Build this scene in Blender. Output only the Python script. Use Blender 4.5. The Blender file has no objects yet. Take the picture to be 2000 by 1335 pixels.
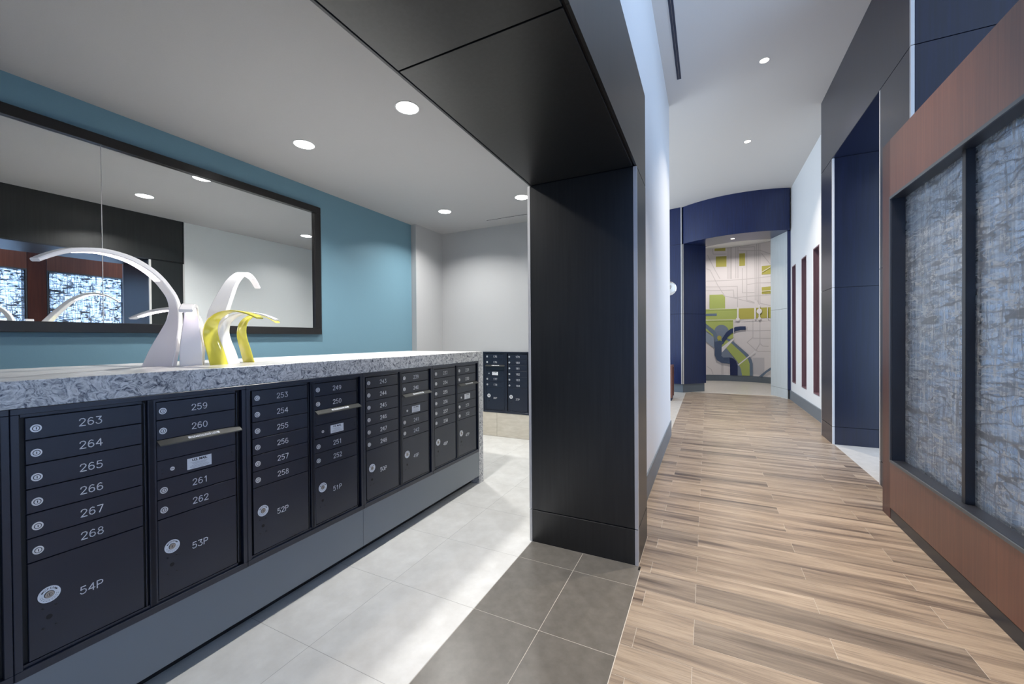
import bpy, bmesh, math, random
from mathutils import Vector, Matrix
from mathutils.geometry import tessellate_polygon
random.seed(7)
scn = bpy.context.scene
COL = scn.collection
PI = math.pi

# ------------------------------------------------------------------ camera, sky, exposure
cam_data = bpy.data.cameras.new('camera')
cam_data.sensor_width = 36.0
cam_data.lens = 36.0 * 777.908 / 2000.0
cam_data.clip_start = 0.02
cam_data.clip_end = 100
cam = bpy.data.objects.new('camera', cam_data)
COL.objects.link(cam)
RW = ((0.8975373683, 0.4408703194, -0.0077481566),
      (-0.0032593051, -0.0109381458, -0.9999348649),
      (-0.4409263537, 0.8975041607, -0.0083804638))
cam.matrix_world = Matrix(((RW[0][0], -RW[1][0], -RW[2][0], 0.0),
                           (RW[0][1], -RW[1][1], -RW[2][1], 0.0),
                           (RW[0][2], -RW[1][2], -RW[2][2], 1.54),
                           (0, 0, 0, 1)))
scn.camera = cam

world = bpy.data.worlds.new('sky')
scn.world = world
world.use_nodes = True
bg = world.node_tree.nodes['Background']
bg.inputs[0].default_value = (0.42, 0.60, 1.0, 1)
bg.inputs[1].default_value = 0.45

scn.view_settings.view_transform = 'Standard'
scn.view_settings.look = 'None'
scn.view_settings.gamma = 1.0
scn.view_settings.use_curve_mapping = False
scn.view_settings.exposure = 0.0


def window_light(name, loc, direction, sx, sy, power, color):
    l = bpy.data.lights.new(name, 'AREA')
    l.shape = 'RECTANGLE'
    l.size = sx
    l.size_y = sy
    l.energy = power
    l.color = color
    o = bpy.data.objects.new(name, l)
    o.location = loc
    o.rotation_euler = Vector(direction).to_track_quat('-Z', 'Y').to_euler()
    COL.objects.link(o)
    return o


MAIL_W, CORR_W, ROUND_W = 42, 47, 52
DAY = (0.62, 0.78, 1.0)
# daylight: the glazed front behind the camera, the lobby glazing on the right, the lobby on the left
window_light('daylight_entrance', (0.45, -3.8, 2.5), (0, 1, 0), 1.7, 4.6, 60, (0.24, 0.44, 1.0))
window_light('daylight_right_lobby', (5.6, 3.0, 2.05), (-1, 0, 0), 9.0, 3.9, 680, (0.52, 0.71, 1.0))
window_light('daylight_left_lobby', (-5.0, 9.6, 2.5), (1, 0, 0), 5.0, 4.4, 270, (0.76, 0.88, 1.0))


def round_light(name, loc, size, power, color, spread):
    l = bpy.data.lights.new(name, 'AREA')
    l.shape = 'DISK'
    l.size = size
    l.energy = power
    l.color = color
    l.spread = math.radians(spread)
    o = bpy.data.objects.new(name, l)
    o.location = loc
    COL.objects.link(o)
    return o


# ------------------------------------------------------------------ materials
def new_mat(name):
    m = bpy.data.materials.new(name)
    m.use_nodes = True
    nt = m.node_tree
    return m, nt, nt.nodes['Principled BSDF']


def plain(name, col, rough=0.5, metal=0.0, spec=0.5, emit=0.0):
    m, nt, b = new_mat(name)
    b.inputs['Base Color'].default_value = (*col, 1)
    b.inputs['Roughness'].default_value = rough
    b.inputs['Metallic'].default_value = metal
    b.inputs['Specular IOR Level'].default_value = spec
    if emit:
        b.inputs['Emission Color'].default_value = (*col, 1)
        b.inputs['Emission Strength'].default_value = emit
    return m


def nd(nt, t, **kw):
    n = nt.nodes.new(t)
    for k, v in kw.items():
        if k in n.inputs:
            n.inputs[k].default_value = v
        else:
            setattr(n, k, v)
    return n


def ramp(nt, stops, fac):
    r = nt.nodes.new('ShaderNodeValToRGB')
    e = r.color_ramp.elements
    while len(e) < len(stops):
        e.new(0.5)
    for el, (p, c) in zip(e, stops):
        el.position = p
        el.color = (*c, 1)
    nt.links.new(fac, r.inputs[0])
    return r.outputs[0]


def coords(nt, scale, kind='Object', loc=(0, 0, 0)):
    tc = nt.nodes.new('ShaderNodeTexCoord')
    mp = nt.nodes.new('ShaderNodeMapping')
    mp.inputs['Scale'].default_value = scale
    mp.inputs['Location'].default_value = loc
    nt.links.new(tc.outputs[kind], mp.inputs[0])
    return mp.outputs[0]


def grained(name, c1, c2, rough, scale, spec=0.5, bump=0.0, detail=3.0, coat=0.0):
    m, nt, b = new_mat(name)
    n = nd(nt, 'ShaderNodeTexNoise', Scale=1.0, Detail=detail, Roughness=0.6)
    nt.links.new(coords(nt, scale), n.inputs['Vector'])
    nt.links.new(ramp(nt, [(0.3, c1), (0.7, c2)], n.outputs['Fac']), b.inputs['Base Color'])
    b.inputs['Roughness'].default_value = rough
    b.inputs['Specular IOR Level'].default_value = spec
    b.inputs['Coat Weight'].default_value = coat
    b.inputs['Coat Roughness'].default_value = 0.15
    if bump:
        bp = nd(nt, 'ShaderNodeBump', Strength=bump, Distance=0.002)
        nt.links.new(n.outputs['Fac'], bp.inputs['Height'])
        nt.links.new(bp.outputs[0], b.inputs['Normal'])
    return m


def painted(name, col, rough=0.6):
    m, nt, b = new_mat(name)
    n = nd(nt, 'ShaderNodeTexNoise', Scale=220.0, Detail=2.0)
    nt.links.new(coords(nt, (1, 1, 1)), n.inputs['Vector'])
    d = tuple(c * 0.97 for c in col)
    nt.links.new(ramp(nt, [(0.35, d), (0.65, col)], n.outputs['Fac']), b.inputs['Base Color'])
    b.inputs['Roughness'].default_value = rough
    b.inputs['Specular IOR Level'].default_value = 0.3
    return m


M = {}
M['laminate'] = grained('black_laminate', (0.0055, 0.0058, 0.0062), (0.0140, 0.0148, 0.0150), 0.36, (55, 55, 2.2), 0.75)
M['core'] = plain('reveal_black', (0.004, 0.004, 0.006), 0.6)
M['cherry'] = grained('red_wood_veneer', (0.120, 0.037, 0.021), (0.185, 0.062, 0.034), 0.34, (60, 60, 1.6), 0.95)
M['cherry_dark'] = grained('red_wood_post', (0.072, 0.022, 0.017), (0.125, 0.040, 0.027), 0.34, (26, 26, 1.4), 0.5)
M['teal'] = painted('teal_paint', (0.160, 0.292, 0.372), 0.5)
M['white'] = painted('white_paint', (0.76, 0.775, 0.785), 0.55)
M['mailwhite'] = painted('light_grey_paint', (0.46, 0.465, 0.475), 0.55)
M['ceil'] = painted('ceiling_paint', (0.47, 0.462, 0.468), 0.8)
M['ceil2'] = painted('corridor_ceiling_paint', (0.64, 0.615, 0.59), 0.8)
M['lobby_grey'] = painted('lobby_grey_paint', (0.26, 0.27, 0.28), 0.6)
M['base_grey'] = plain('grey_baseboard', (0.135, 0.165, 0.195), 0.42)
M['strip'] = plain('satin_metal_edge', (0.62, 0.61, 0.60), 0.42, 0.25)
M['mirror'] = plain('mirror_glass', (0.86, 0.88, 0.88), 0.0, 1.0)
M['frame_black'] = grained('black_frame', (0.006, 0.0055, 0.006), (0.010, 0.009, 0.010), 0.3, (4, 60, 60))
M['box_black'] = grained('black_powder_coat', (0.0050, 0.0085, 0.0200), (0.0085, 0.0140, 0.0330), 0.36, (420, 420, 420), 0.65, 0.05)
M['slot_black'] = plain('slot_black', (0.002, 0.002, 0.003), 0.7)
M['panel_grey'] = plain('grey_kick_panel', (0.175, 0.195, 0.220), 0.36)
M['lock'] = plain('lock_silver', (0.78, 0.78, 0.79), 0.34, 0.35)
M['lock_tan'] = plain('lock_warm_silver', (0.45, 0.41, 0.37), 0.34, 0.7)
M['keyway'] = plain('keyway_dark', (0.03, 0.03, 0.035), 0.6)
M['ink_white'] = plain('engraved_white', (0.80, 0.81, 0.84), 0.6)
M['decal'] = plain('white_decal', (0.74, 0.76, 0.80), 0.5)
M['ink_black'] = plain('ink_black', (0.02, 0.02, 0.03), 0.6)
M['ink_grey'] = plain('ink_grey', (0.33, 0.34, 0.38), 0.6)
M['hood'] = plain('hood_grey_metal', (0.075, 0.076, 0.074), 0.30, 0.5)
M['lamp_white'] = plain('white_lacquer', (0.93, 0.915, 0.925), 0.16, 0.0, 0.6)
M['lamp_yellow'] = plain('yellow_lacquer', (0.80, 0.72, 0.10), 0.14, 0.0, 0.6)
M['led'] = plain('led_strip', (1.0, 0.86, 0.97), 0.5, 0, 0.5, 7.0)
M['disc'] = plain('downlight_lens', (1.0, 1.0, 1.0), 0.5, 0, 0.5, 6.0)
M['disc_warm'] = plain('warm_downlight_lens', (1.0, 0.86, 0.74), 0.5, 0, 0.5, 9.0)
M['lamp_rim'] = plain('downlight_rim', (0.62, 0.62, 0.62), 0.5)
M['slot_blue'] = plain('slot_blade_dark', (0.018, 0.025, 0.05), 0.5)
M['black_metal'] = plain('dark_grey_metal_frame', (0.022, 0.025, 0.033), 0.36)
M['lip'] = plain('grey_metal_lip', (0.10, 0.115, 0.13), 0.36, 0.2)
M['niche'] = grained('mauve_niche_frame', (0.15, 0.085, 0.11), (0.21, 0.125, 0.15), 0.4, (40, 40, 2))
M['white_tile'] = grained('white_stone_tile', (0.60, 0.59, 0.565), (0.74, 0.735, 0.715), 0.34, (6, 6, 6), 0.4, 0.0, 8)
M['grey_tile'] = grained('grey_stone_tile', (0.115, 0.106, 0.092), (0.165, 0.152, 0.134), 0.30, (14, 14, 14), 0.5, 0.0, 8)
M['pale_tile'] = grained('pale_stone_tile', (0.46, 0.445, 0.415), (0.55, 0.535, 0.50), 0.34, (9, 9, 9), 0.5, 0.0, 6)
M['lime_tile'] = grained('beige_stone_cladding', (0.50, 0.455, 0.38), (0.63, 0.585, 0.505), 0.45, (5, 5, 24), 0.4, 0.0, 6)
M['grout'] = plain('light_grout', (0.56, 0.52, 0.46), 0.8)
M['grey_grout'] = plain('grey_grout', (0.36, 0.36, 0.345), 0.8)
M['glass_clear'] = plain('clear_glass', (1, 1, 1), 0.03)
M['glass_clear'].node_tree.nodes['Principled BSDF'].inputs['Transmission Weight'].default_value = 1.0
for k, c in dict(m_olive=(0.46, 0.43, 0.10), m_lime=(0.42, 0.50, 0.15), m_slate=(0.15, 0.205, 0.285), m_slate2=(0.20, 0.25, 0.33),
                 m_pale_blue=(0.30, 0.36, 0.45), m_navy=(0.035, 0.055, 0.13), m_navy2=(0.075, 0.11, 0.19), m_navy3=(0.020, 0.030, 0.095),
                 m_white=(0.80, 0.79, 0.79), m_pale=(0.56, 0.55, 0.57), m_line=(0.57, 0.545, 0.545), m_ground=(0.74, 0.71, 0.71),
                 m_line_light=(0.80, 0.78, 0.78)).items():
    M[k] = plain('mural_' + k[2:], c, 0.6, 0, 0.3)


def stone_material():
    m, nt, b = new_mat('swirled_quartz')
    v = coords(nt, (1, 1, 1))
    w = nd(nt, 'ShaderNodeTexNoise', Scale=9.0, Detail=3.0)
    nt.links.new(v, w.inputs['Vector'])
    mix = nt.nodes.new('ShaderNodeVectorMath')
    mix.operation = 'MULTIPLY_ADD'
    nt.links.new(w.outputs['Color'], mix.inputs[0])
    mix.inputs[1].default_value = (0.22, 0.22, 0.22)
    nt.links.new(v, mix.inputs[2])
    n = nd(nt, 'ShaderNodeTexNoise', Scale=40.0, Detail=6.0, Roughness=0.66, Distortion=1.1)
    nt.links.new(mix.outputs[0], n.inputs['Vector'])
    c = ramp(nt, [(0.34, (0.040, 0.045, 0.070)), (0.42, (0.24, 0.245, 0.265)), (0.52, (0.52, 0.52, 0.525)), (0.66, (0.72, 0.72, 0.72))], n.outputs['Fac'])
    nt.links.new(c, b.inputs['Base Color'])
    b.inputs['Roughness'].default_value = 0.2
    return m


M['stone'] = stone_material()


def stone_top_material():
    m, nt, b = new_mat('pale_quartz_top')
    n = nd(nt, 'ShaderNodeTexNoise', Scale=1.0, Detail=6.0, Roughness=0.65, Distortion=0.8)
    nt.links.new(coords(nt, (45, 9, 20)), n.inputs['Vector'])
    c = ramp(nt, [(0.3, (0.56, 0.545, 0.52)), (0.55, (0.72, 0.71, 0.70)), (0.75, (0.78, 0.775, 0.77))], n.outputs['Fac'])
    nt.links.new(c, b.inputs['Base Color'])
    b.inputs['Roughness'].default_value = 0.2
    return m


M['stone_top'] = stone_top_material()


def plank_material():
    m, nt, b = new_mat('wood_look_plank')
    oi = nt.nodes.new('ShaderNodeObjectInfo')
    off = nt.nodes.new('ShaderNodeMath')
    off.operation = 'MULTIPLY'
    off.inputs[1].default_value = 137.0
    nt.links.new(oi.outputs['Random'], off.inputs[0])
    # broad dark/light bands running along the plank
    n1 = nd(nt, 'ShaderNodeTexNoise', Scale=1.0, Detail=3.0, Roughness=0.55, Distortion=0.5)
    n1.noise_dimensions = '4D'
    nt.links.new(coords(nt, (0.8, 13.0, 1.0)), n1.inputs['Vector'])
    nt.links.new(off.outputs[0], n1.inputs['W'])
    # fine grain
    n2 = nd(nt, 'ShaderNodeTexNoise', Scale=1.0, Detail=5.0, Roughness=0.7, Distortion=0.3)
    n2.noise_dimensions = '4D'
    nt.links.new(coords(nt, (5.0, 130.0, 1.0)), n2.inputs['Vector'])
    nt.links.new(off.outputs[0], n2.inputs['W'])
    base = ramp(nt, [(0.33, (0.105, 0.080, 0.064)), (0.43, (0.230, 0.180, 0.136)), (0.54, (0.325, 0.258, 0.192)), (0.72, (0.420, 0.345, 0.265))], n1.outputs['Fac'])
    grain = ramp(nt, [(0.32, (0.60, 0.60, 0.62)), (0.56, (1.0, 1.0, 1.0))], n2.outputs['Fac'])
    tone = ramp(nt, [(0.0, (0.76, 0.78, 0.82)), (0.15, (1.06, 1.05, 1.05)), (0.45, (1.20, 1.20, 1.20)), (0.70, (1.04, 1.04, 1.05)), (0.88, (1.26, 1.26, 1.26)), (1.0, (0.84, 0.85, 0.88))], oi.outputs['Random'])
    mx = nd(nt, 'ShaderNodeMix', data_type='RGBA', blend_type='MULTIPLY')
    mx.inputs[0].default_value = 1.0
    nt.links.new(base, mx.inputs[6])
    nt.links.new(grain, mx.inputs[7])
    mx2 = nd(nt, 'ShaderNodeMix', data_type='RGBA', blend_type='MULTIPLY')
    mx2.inputs[0].default_value = 1.0
    nt.links.new(mx.outputs[2], mx2.inputs[6])
    nt.links.new(tone, mx2.inputs[7])
    nt.links.new(mx2.outputs[2], b.inputs['Base Color'])
    b.inputs['Roughness'].default_value = 0.33
    b.inputs['Specular IOR Level'].default_value = 0.6
    return m


M['plank'] = plank_material()


def pane_material():
    # frosted resin with woven strips laid in it: the clear resin lets the daylight through, the strips hold it back
    m = bpy.data.materials.new('woven_resin_pane')
    m.use_nodes = True
    nt = m.node_tree
    nt.nodes.clear()
    out = nt.nodes.new('ShaderNodeOutputMaterial')

    def layer(scale, dist, lo, hi, dl=2.0, loc=(0, 0, 0)):
        n = nd(nt, 'ShaderNodeTexNoise', Scale=1.0, Detail=dl, Roughness=0.45, Distortion=dist)
        nt.links.new(coords(nt, scale, 'Object', loc), n.inputs['Vector'])
        return n.outputs['Fac'], lo, hi

    def math_(op, a, b_):
        x = nt.nodes.new('ShaderNodeMath')
        x.operation = op
        for i, s in enumerate((a, b_)):
            if isinstance(s, float):
                x.inputs[i].default_value = s
            else:
                nt.links.new(s, x.inputs[i])
        return x.outputs[0]

    def band(scale, dist, width, loc=(0, 0, 0)):
        """thin strips where the stretched noise crosses its middle value"""
        f, _, _ = layer(scale, dist, 0, 0, 1.5, loc)
        d = math_('ABSOLUTE', math_('SUBTRACT', f, 0.5), 0.0)
        return ramp(nt, [(width * .55, (1, 1, 1)), (width, (0, 0, 0))], d)
    strands = band((1, 2.6, 12), .12, .020)
    strands = math_('MAXIMUM', strands, math_('MULTIPLY', band((1, 4.5, 19), .15, .018, (3, 5, 7)), .7))
    strands = math_('MAXIMUM', strands, math_('MULTIPLY', band((1, 17, 1.6), .1, .016, (9, 1, 4)), .75))
    f, _, _ = layer((1, 48, .8), .1, 0, 0, 2.0)
    veil = ramp(nt, [(.42, (.04, .04, .04)), (.62, (.24, .24, .24))], f)
    f2, _, _ = layer((1, 3, 30), .4, 0, 0, 2.0, (2, 2, 2))
    veil2 = ramp(nt, [(.42, (.0, .0, .0)), (.56, (.18, .18, .18))], f2)
    veil = math_('MINIMUM', math_('ADD', veil, veil2), 1.0)
    # resin: part clear frosted, part milky
    rf = nt.nodes.new('ShaderNodeBsdfRefraction')
    rf.inputs['IOR'].default_value = 1.02
    rf.inputs['Roughness'].default_value = 0.22
    rf.inputs['Color'].default_value = (0.78, 0.84, 0.92, 1)
    tr = nt.nodes.new('ShaderNodeBsdfTranslucent')
    tr.inputs['Color'].default_value = (0.74, 0.74, 0.70, 1)
    df = nt.nodes.new('ShaderNodeBsdfDiffuse')
    df.inputs['Color'].default_value = (0.62, 0.66, 0.70, 1)
    milky = nt.nodes.new('ShaderNodeMixShader')
    milky.inputs[0].default_value = 0.75
    nt.links.new(tr.outputs[0], milky.inputs[1])
    nt.links.new(df.outputs[0], milky.inputs[2])
    body = nt.nodes.new('ShaderNodeMixShader')
    nt.links.new(veil, body.inputs[0])
    nt.links.new(rf.outputs[0], body.inputs[1])
    nt.links.new(milky.outputs[0], body.inputs[2])
    # the strips themselves
    sd = nt.nodes.new('ShaderNodeBsdfDiffuse')
    sd.inputs['Color'].default_value = (0.13, 0.145, 0.17, 1)
    flakes = math_('MAXIMUM', band((1, 5.0, 21), .1, .022, (13, 2, 8)), band((1, 26, 2.2), .1, .018, (4, 12, 1)))
    fd = nt.nodes.new('ShaderNodeBsdfDiffuse')
    fd.inputs['Color'].default_value = (0.48, 0.50, 0.51, 1)
    withf = nt.nodes.new('ShaderNodeMixShader')
    nt.links.new(math_('MULTIPLY', flakes, .7), withf.inputs[0])
    nt.links.new(body.outputs[0], withf.inputs[1])
    nt.links.new(fd.outputs[0], withf.inputs[2])
    body = withf
    withs = nt.nodes.new('ShaderNodeMixShader')
    nt.links.new(math_('MULTIPLY', strands, .85), withs.inputs[0])
    nt.links.new(body.outputs[0], withs.inputs[1])
    nt.links.new(sd.outputs[0], withs.inputs[2])
    gl = nt.nodes.new('ShaderNodeBsdfGlossy')
    gl.inputs['Roughness'].default_value = 0.30
    fr = nt.nodes.new('ShaderNodeFresnel')
    fr.inputs['IOR'].default_value = 1.45
    fin = nt.nodes.new('ShaderNodeMixShader')
    nt.links.new(fr.outputs[0], fin.inputs[0])
    nt.links.new(withs.outputs[0], fin.inputs[1])
    nt.links.new(gl.outputs[0], fin.inputs[2])
    nt.links.new(fin.outputs[0], out.inputs['Surface'])
    return m


M['pane'] = pane_material()


def weave_material():
    m, nt, b = new_mat('purple_stacked_weave')
    n = nd(nt, 'ShaderNodeTexNoise', Scale=1.0, Detail=4.0)
    nt.links.new(coords(nt, (8, 8, 55)), n.inputs['Vector'])
    nt.links.new(ramp(nt, [(0.35, (0.016, 0.008, 0.026)), (0.52, (0.050, 0.020, 0.038)), (0.68, (0.11, 0.05, 0.07))], n.outputs['Fac']), b.inputs['Base Color'])
    b.inputs['Roughness'].default_value = 0.5
    return m


M['weave'] = weave_material()


# ------------------------------------------------------------------ building helpers
def put(o, parent=None, loc=None):
    COL.objects.link(o)
    if parent is not None:
        o.parent = parent
    if loc is not None:
        o.location = loc
    return o


def tag(o, label=None, cat=None, group=None, kind=None):
    if label:
        o['label'] = label
    if cat:
        o['category'] = cat
    if group:
        o['group'] = group
    if kind:
        o['kind'] = kind
    return o


def thing(name, label, cat, loc=(0, 0, 0), rotz=0.0, group=None):
    o = bpy.data.objects.new(name, None)
    o.empty_display_size = 0.1
    o.location = loc
    o.rotation_euler = (0, 0, rotz)
    COL.objects.link(o)
    return tag(o, label, cat, group)


def off(parent):
    """world position of the thing a part belongs to (things that are not rotated)"""
    p = Vector((0, 0, 0))
    while parent is not None:
        p = p + parent.location
        parent = parent.parent
    return p


def bm_box(bm, x0, x1, y0, y1, z0, z1, bev=0.0, mat=0):
    vs = [bm.verts.new(c) for c in ((x0, y0, z0), (x1, y0, z0), (x1, y1, z0), (x0, y1, z0), (x0, y0, z1), (x1, y0, z1), (x1, y1, z1), (x0, y1, z1))]
    fs = [bm.faces.new([vs[i] for i in f]) for f in ((3, 2, 1, 0), (4, 5, 6, 7), (0, 1, 5, 4), (1, 2, 6, 5), (2, 3, 7, 6), (3, 0, 4, 7))]
    for f in fs:
        f.material_index = mat
    if bev > 0:
        es = list({e for f in fs for e in f.edges})
        r = bmesh.ops.bevel(bm, geom=es, offset=bev, segments=1, affect='EDGES', profile=0.5)
        for f in r['faces']:
            f.material_index = mat
    return fs


def finish(name, bm, mats, parent=None, loc=None, smooth=False):
    me = bpy.data.meshes.new(name)
    bmesh.ops.recalc_face_normals(bm, faces=bm.faces)
    bm.to_mesh(me)
    bm.free()
    for m in (mats if isinstance(mats, (list, tuple)) else [mats]):
        me.materials.append(m)
    if smooth:
        for p in me.polygons:
            p.use_smooth = True
    return put(bpy.data.objects.new(name, me), parent, loc)


def box(name, x0, x1, y0, y1, z0, z1, mat, parent=None, bev=0.0):
    """a block between world coordinates, its origin at its own centre"""
    c = Vector(((x0 + x1) / 2, (y0 + y1) / 2, (z0 + z1) / 2))
    bm = bmesh.new()
    bm_box(bm, x0 - c.x, x1 - c.x, y0 - c.y, y1 - c.y, z0 - c.z, z1 - c.z, bev)
    return finish(name, bm, mat, parent, c - off(parent))


def boxes(name, lst, mat, parent=None, bev=0.0):
    bm = bmesh.new()
    o = off(parent)
    for x0, x1, y0, y1, z0, z1 in lst:
        bm_box(bm, x0 - o.x, x1 - o.x, y0 - o.y, y1 - o.y, z0 - o.z, z1 - o.z, bev)
    return finish(name, bm, mat, parent)


def bm_disc(bm, c, r0, r1, n, h, mat=0, seg=24):
    """ring or disc prism round c along the outward vector n, r0 inner radius, thickness h"""
    n = Vector(n).normalized()
    u = n.orthogonal().normalized()
    v = n.cross(u)
    c = Vector(c)
    rings = []
    for r, d in ((r0, 0.0), (r0, h), (r1, h), (r1, 0.0)):
        if r <= 0:
            rings.append([bm.verts.new(c + n * d)])
        else:
            rings.append([bm.verts.new(c + n * d + u * (r * math.cos(2 * PI * i / seg)) + v * (r * math.sin(2 * PI * i / seg))) for i in range(seg)])
    pairs = ((0, 1), (1, 2), (2, 3), (3, 0)) if r0 > 0 else ((1, 2), (2, 3))
    for a, b in pairs:
        A, B = rings[a], rings[b]
        for i in range(seg):
            j = (i + 1) % seg
            if len(A) == 1:
                f = bm.faces.new((A[0], B[i], B[j]))
            elif len(B) == 1:
                f = bm.faces.new((A[i], B[0], A[j]))
            else:
                f = bm.faces.new((A[i], B[i], B[j], A[j]))
            f.material_index = mat
    if r0 <= 0:
        bm.verts.remove(rings[0][0])
    return bm


def sweep(bm, sections, mat=0, caps=True):
    """sections: lists of points of equal length; skins them in order"""
    rows = [[bm.verts.new(p) for p in s] for s in sections]
    n = len(rows[0])
    for a, b in zip(rows, rows[1:]):
        for i in range(n):
            j = (i + 1) % n
            f = bm.faces.new((a[i], a[j], b[j], b[i]))
            f.material_index = mat
    if caps:
        for r in (rows[0], rows[-1]):
            f = bm.faces.new(r)
            f.material_index = mat


def arc_points(cx, cy, r, a0, a1, n):
    """a measured from +Y towards +X, degrees"""
    return [(cx + r * math.sin(math.radians(a0 + (a1 - a0) * i / n)), cy + r * math.cos(math.radians(a0 + (a1 - a0) * i / n))) for i in range(n + 1)]


def curved_wall(name, outer, inner, z0, z1, mat, parent=None):
    """solid between two plan curves with the same number of points"""
    bm = bmesh.new()
    o = off(parent)
    secs = []
    for (ax, ay), (bx, by) in zip(outer, inner):
        secs.append([Vector((ax, ay, z0)) - o, Vector((bx, by, z0)) - o, Vector((bx, by, z1)) - o, Vector((ax, ay, z1)) - o])
    sweep(bm, secs)
    return finish(name, bm, mat, parent)


# ---- single-stroke engraved figures
G = {'0': [[(.31, 1), (.12, .9), (.02, .65), (.02, .35), (.12, .1), (.31, 0), (.5, .1), (.6, .35), (.6, .65), (.5, .9), (.31, 1)]],
     '1': [[(.12, .76), (.34, 1), (.34, 0)]],
     '2': [[(.03, .74), (.08, .9), (.2, .99), (.42, .99), (.56, .88), (.59, .72), (.5, .54), (.02, 0), (.62, 0)]],
     '3': [[(.06, 1), (.57, 1), (.3, .6), (.47, .56), (.6, .4), (.6, .22), (.5, .06), (.32, 0), (.14, .04), (.02, .2)]],
     '4': [[(.47, 0), (.47, 1), (.0, .3), (.64, .3)]],
     '5': [[(.54, 1), (.1, 1), (.06, .55), (.2, .63), (.4, .63), (.56, .5), (.6, .3), (.5, .09), (.32, 0), (.14, .03), (.02, .17)]],
     '6': [[(.52, .9), (.34, 1), (.16, .9), (.04, .62), (.03, .34), (.1, .1), (.31, 0), (.52, .1), (.6, .3), (.52, .52), (.32, .6), (.12, .52), (.03, .34)]],
     '7': [[(.02, 1), (.6, 1), (.22, 0)]],
     '8': [[(.31, .55), (.14, .63), (.08, .78), (.16, .94), (.31, 1), (.46, .94), (.54, .78), (.48, .63), (.31, .55), (.1, .45), (.02, .26), (.12, .06), (.31, 0), (.5, .06), (.6, .26), (.52, .45), (.31, .55)]],
     '9': [[(.1, .1), (.28, 0), (.46, .1), (.58, .38), (.59, .66), (.52, .9), (.31, 1), (.1, .9), (.02, .7), (.1, .48), (.3, .4), (.5, .48), (.59, .66)]],
     'P': [[(.04, 0), (.04, 1), (.42, 1), (.58, .9), (.62, .74), (.56, .56), (.42, .47), (.04, .47)]]}


def stroke_mesh(name, text, h, sw, depth=0.0012, adv=0.84):
    """figures as flat raised ribbons in the x-z plane, facing -y, lower left corner at the origin"""
    bm = bmesh.new()
    x = 0.0
    for ch in text:
        for line in G[ch]:
            pts = [Vector((x + p[0] * h, p[1] * h)) for p in line]
            for a, b in zip(pts, pts[1:]):
                d = (b - a)
                if d.length < 1e-6:
                    continue
                d.normalize()
                nrm = Vector((-d.y, d.x)) * sw / 2
                a2 = a - d * sw * 0.3
                b2 = b + d * sw * 0.3
                q = [a2 - nrm, b2 - nrm, b2 + nrm, a2 + nrm]
                fr = [bm.verts.new((p.x, -depth, p.y)) for p in q]
                bk = [bm.verts.new((p.x, 0, p.y)) for p in q]
                bm.faces.new(fr)
                for i in range(4):
                    j = (i + 1) % 4
                    bm.faces.new((fr[i], bk[i], bk[j], fr[j]))
        x += adv * h
    me = bpy.data.meshes.new(name)
    bm.to_mesh(me)
    bm.free()
    me.materials.append(M['ink_white'])
    return me


def text_mesh(name, body, size, mat, extrude=0.0003, bold=0.0):
    c = bpy.data.curves.new(name, 'FONT')
    c.body = body
    c.size = size
    c.align_x = 'CENTER'
    c.align_y = 'CENTER'
    c.extrude = extrude
    c.offset = bold
    c.resolution_u = 2
    o = bpy.data.objects.new(name, c)
    COL.objects.link(o)
    dg = bpy.context.evaluated_depsgraph_get()
    dg.update()
    me = bpy.data.meshes.new_from_object(o.evaluated_get(dg))
    bpy.data.objects.remove(o)
    me.name = name
    me.materials.clear()
    me.materials.append(mat)
    return me

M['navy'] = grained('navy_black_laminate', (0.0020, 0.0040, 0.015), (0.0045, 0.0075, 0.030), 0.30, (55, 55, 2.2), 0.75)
M['far_daylit'] = grained('daylight_tinted_laminate', (0.0026, 0.0100, 0.056), (0.0055, 0.0190, 0.100), 0.32, (55, 55, 2.2), 0.6)  # bluer copy of the navy laminate, blue daylight painted into its colour
M['jamb_pale'] = grained('pale_satin_panel', (0.52, 0.57, 0.58), (0.58, 0.635, 0.645), 0.4, (30, 30, 1.5))

# ------------------------------------------------------------------ the floor
XC = -2.1866            # front plane of the mailbox counter
ZT = 1.405              # counter top height
GZ = -0.0008
floor = box('floor', -6.2, 6.3, -4.2, 16.4, -0.12, GZ, M['grout'])
tag(floor, 'floor of pale grout carrying wood-look planks and stone tiles', None, None, 'structure')

_tile_cache = {}


def slab(name, x0, x1, y0, y1, mat):
    key = (name, round(x1 - x0, 3), round(y1 - y0, 3))
    me = _tile_cache.get(key)
    w, d = (x1 - x0) / 2, (y1 - y0) / 2
    if me is None:
        bm = bmesh.new()
        bm_box(bm, -w, w, -d, d, 0.0, 0.0008, 0.0003)
        me = bpy.data.meshes.new(name)
        bmesh.ops.recalc_face_normals(bm, faces=bm.faces)
        bm.to_mesh(me)
        bm.free()
        me.materials.append(mat)
        _tile_cache[key] = me
    o = bpy.data.objects.new(name, me)
    return put(o, floor, Vector(((x0 + x1) / 2, (y0 + y1) / 2, GZ)) - floor.location)


GR = 0.0014
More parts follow.
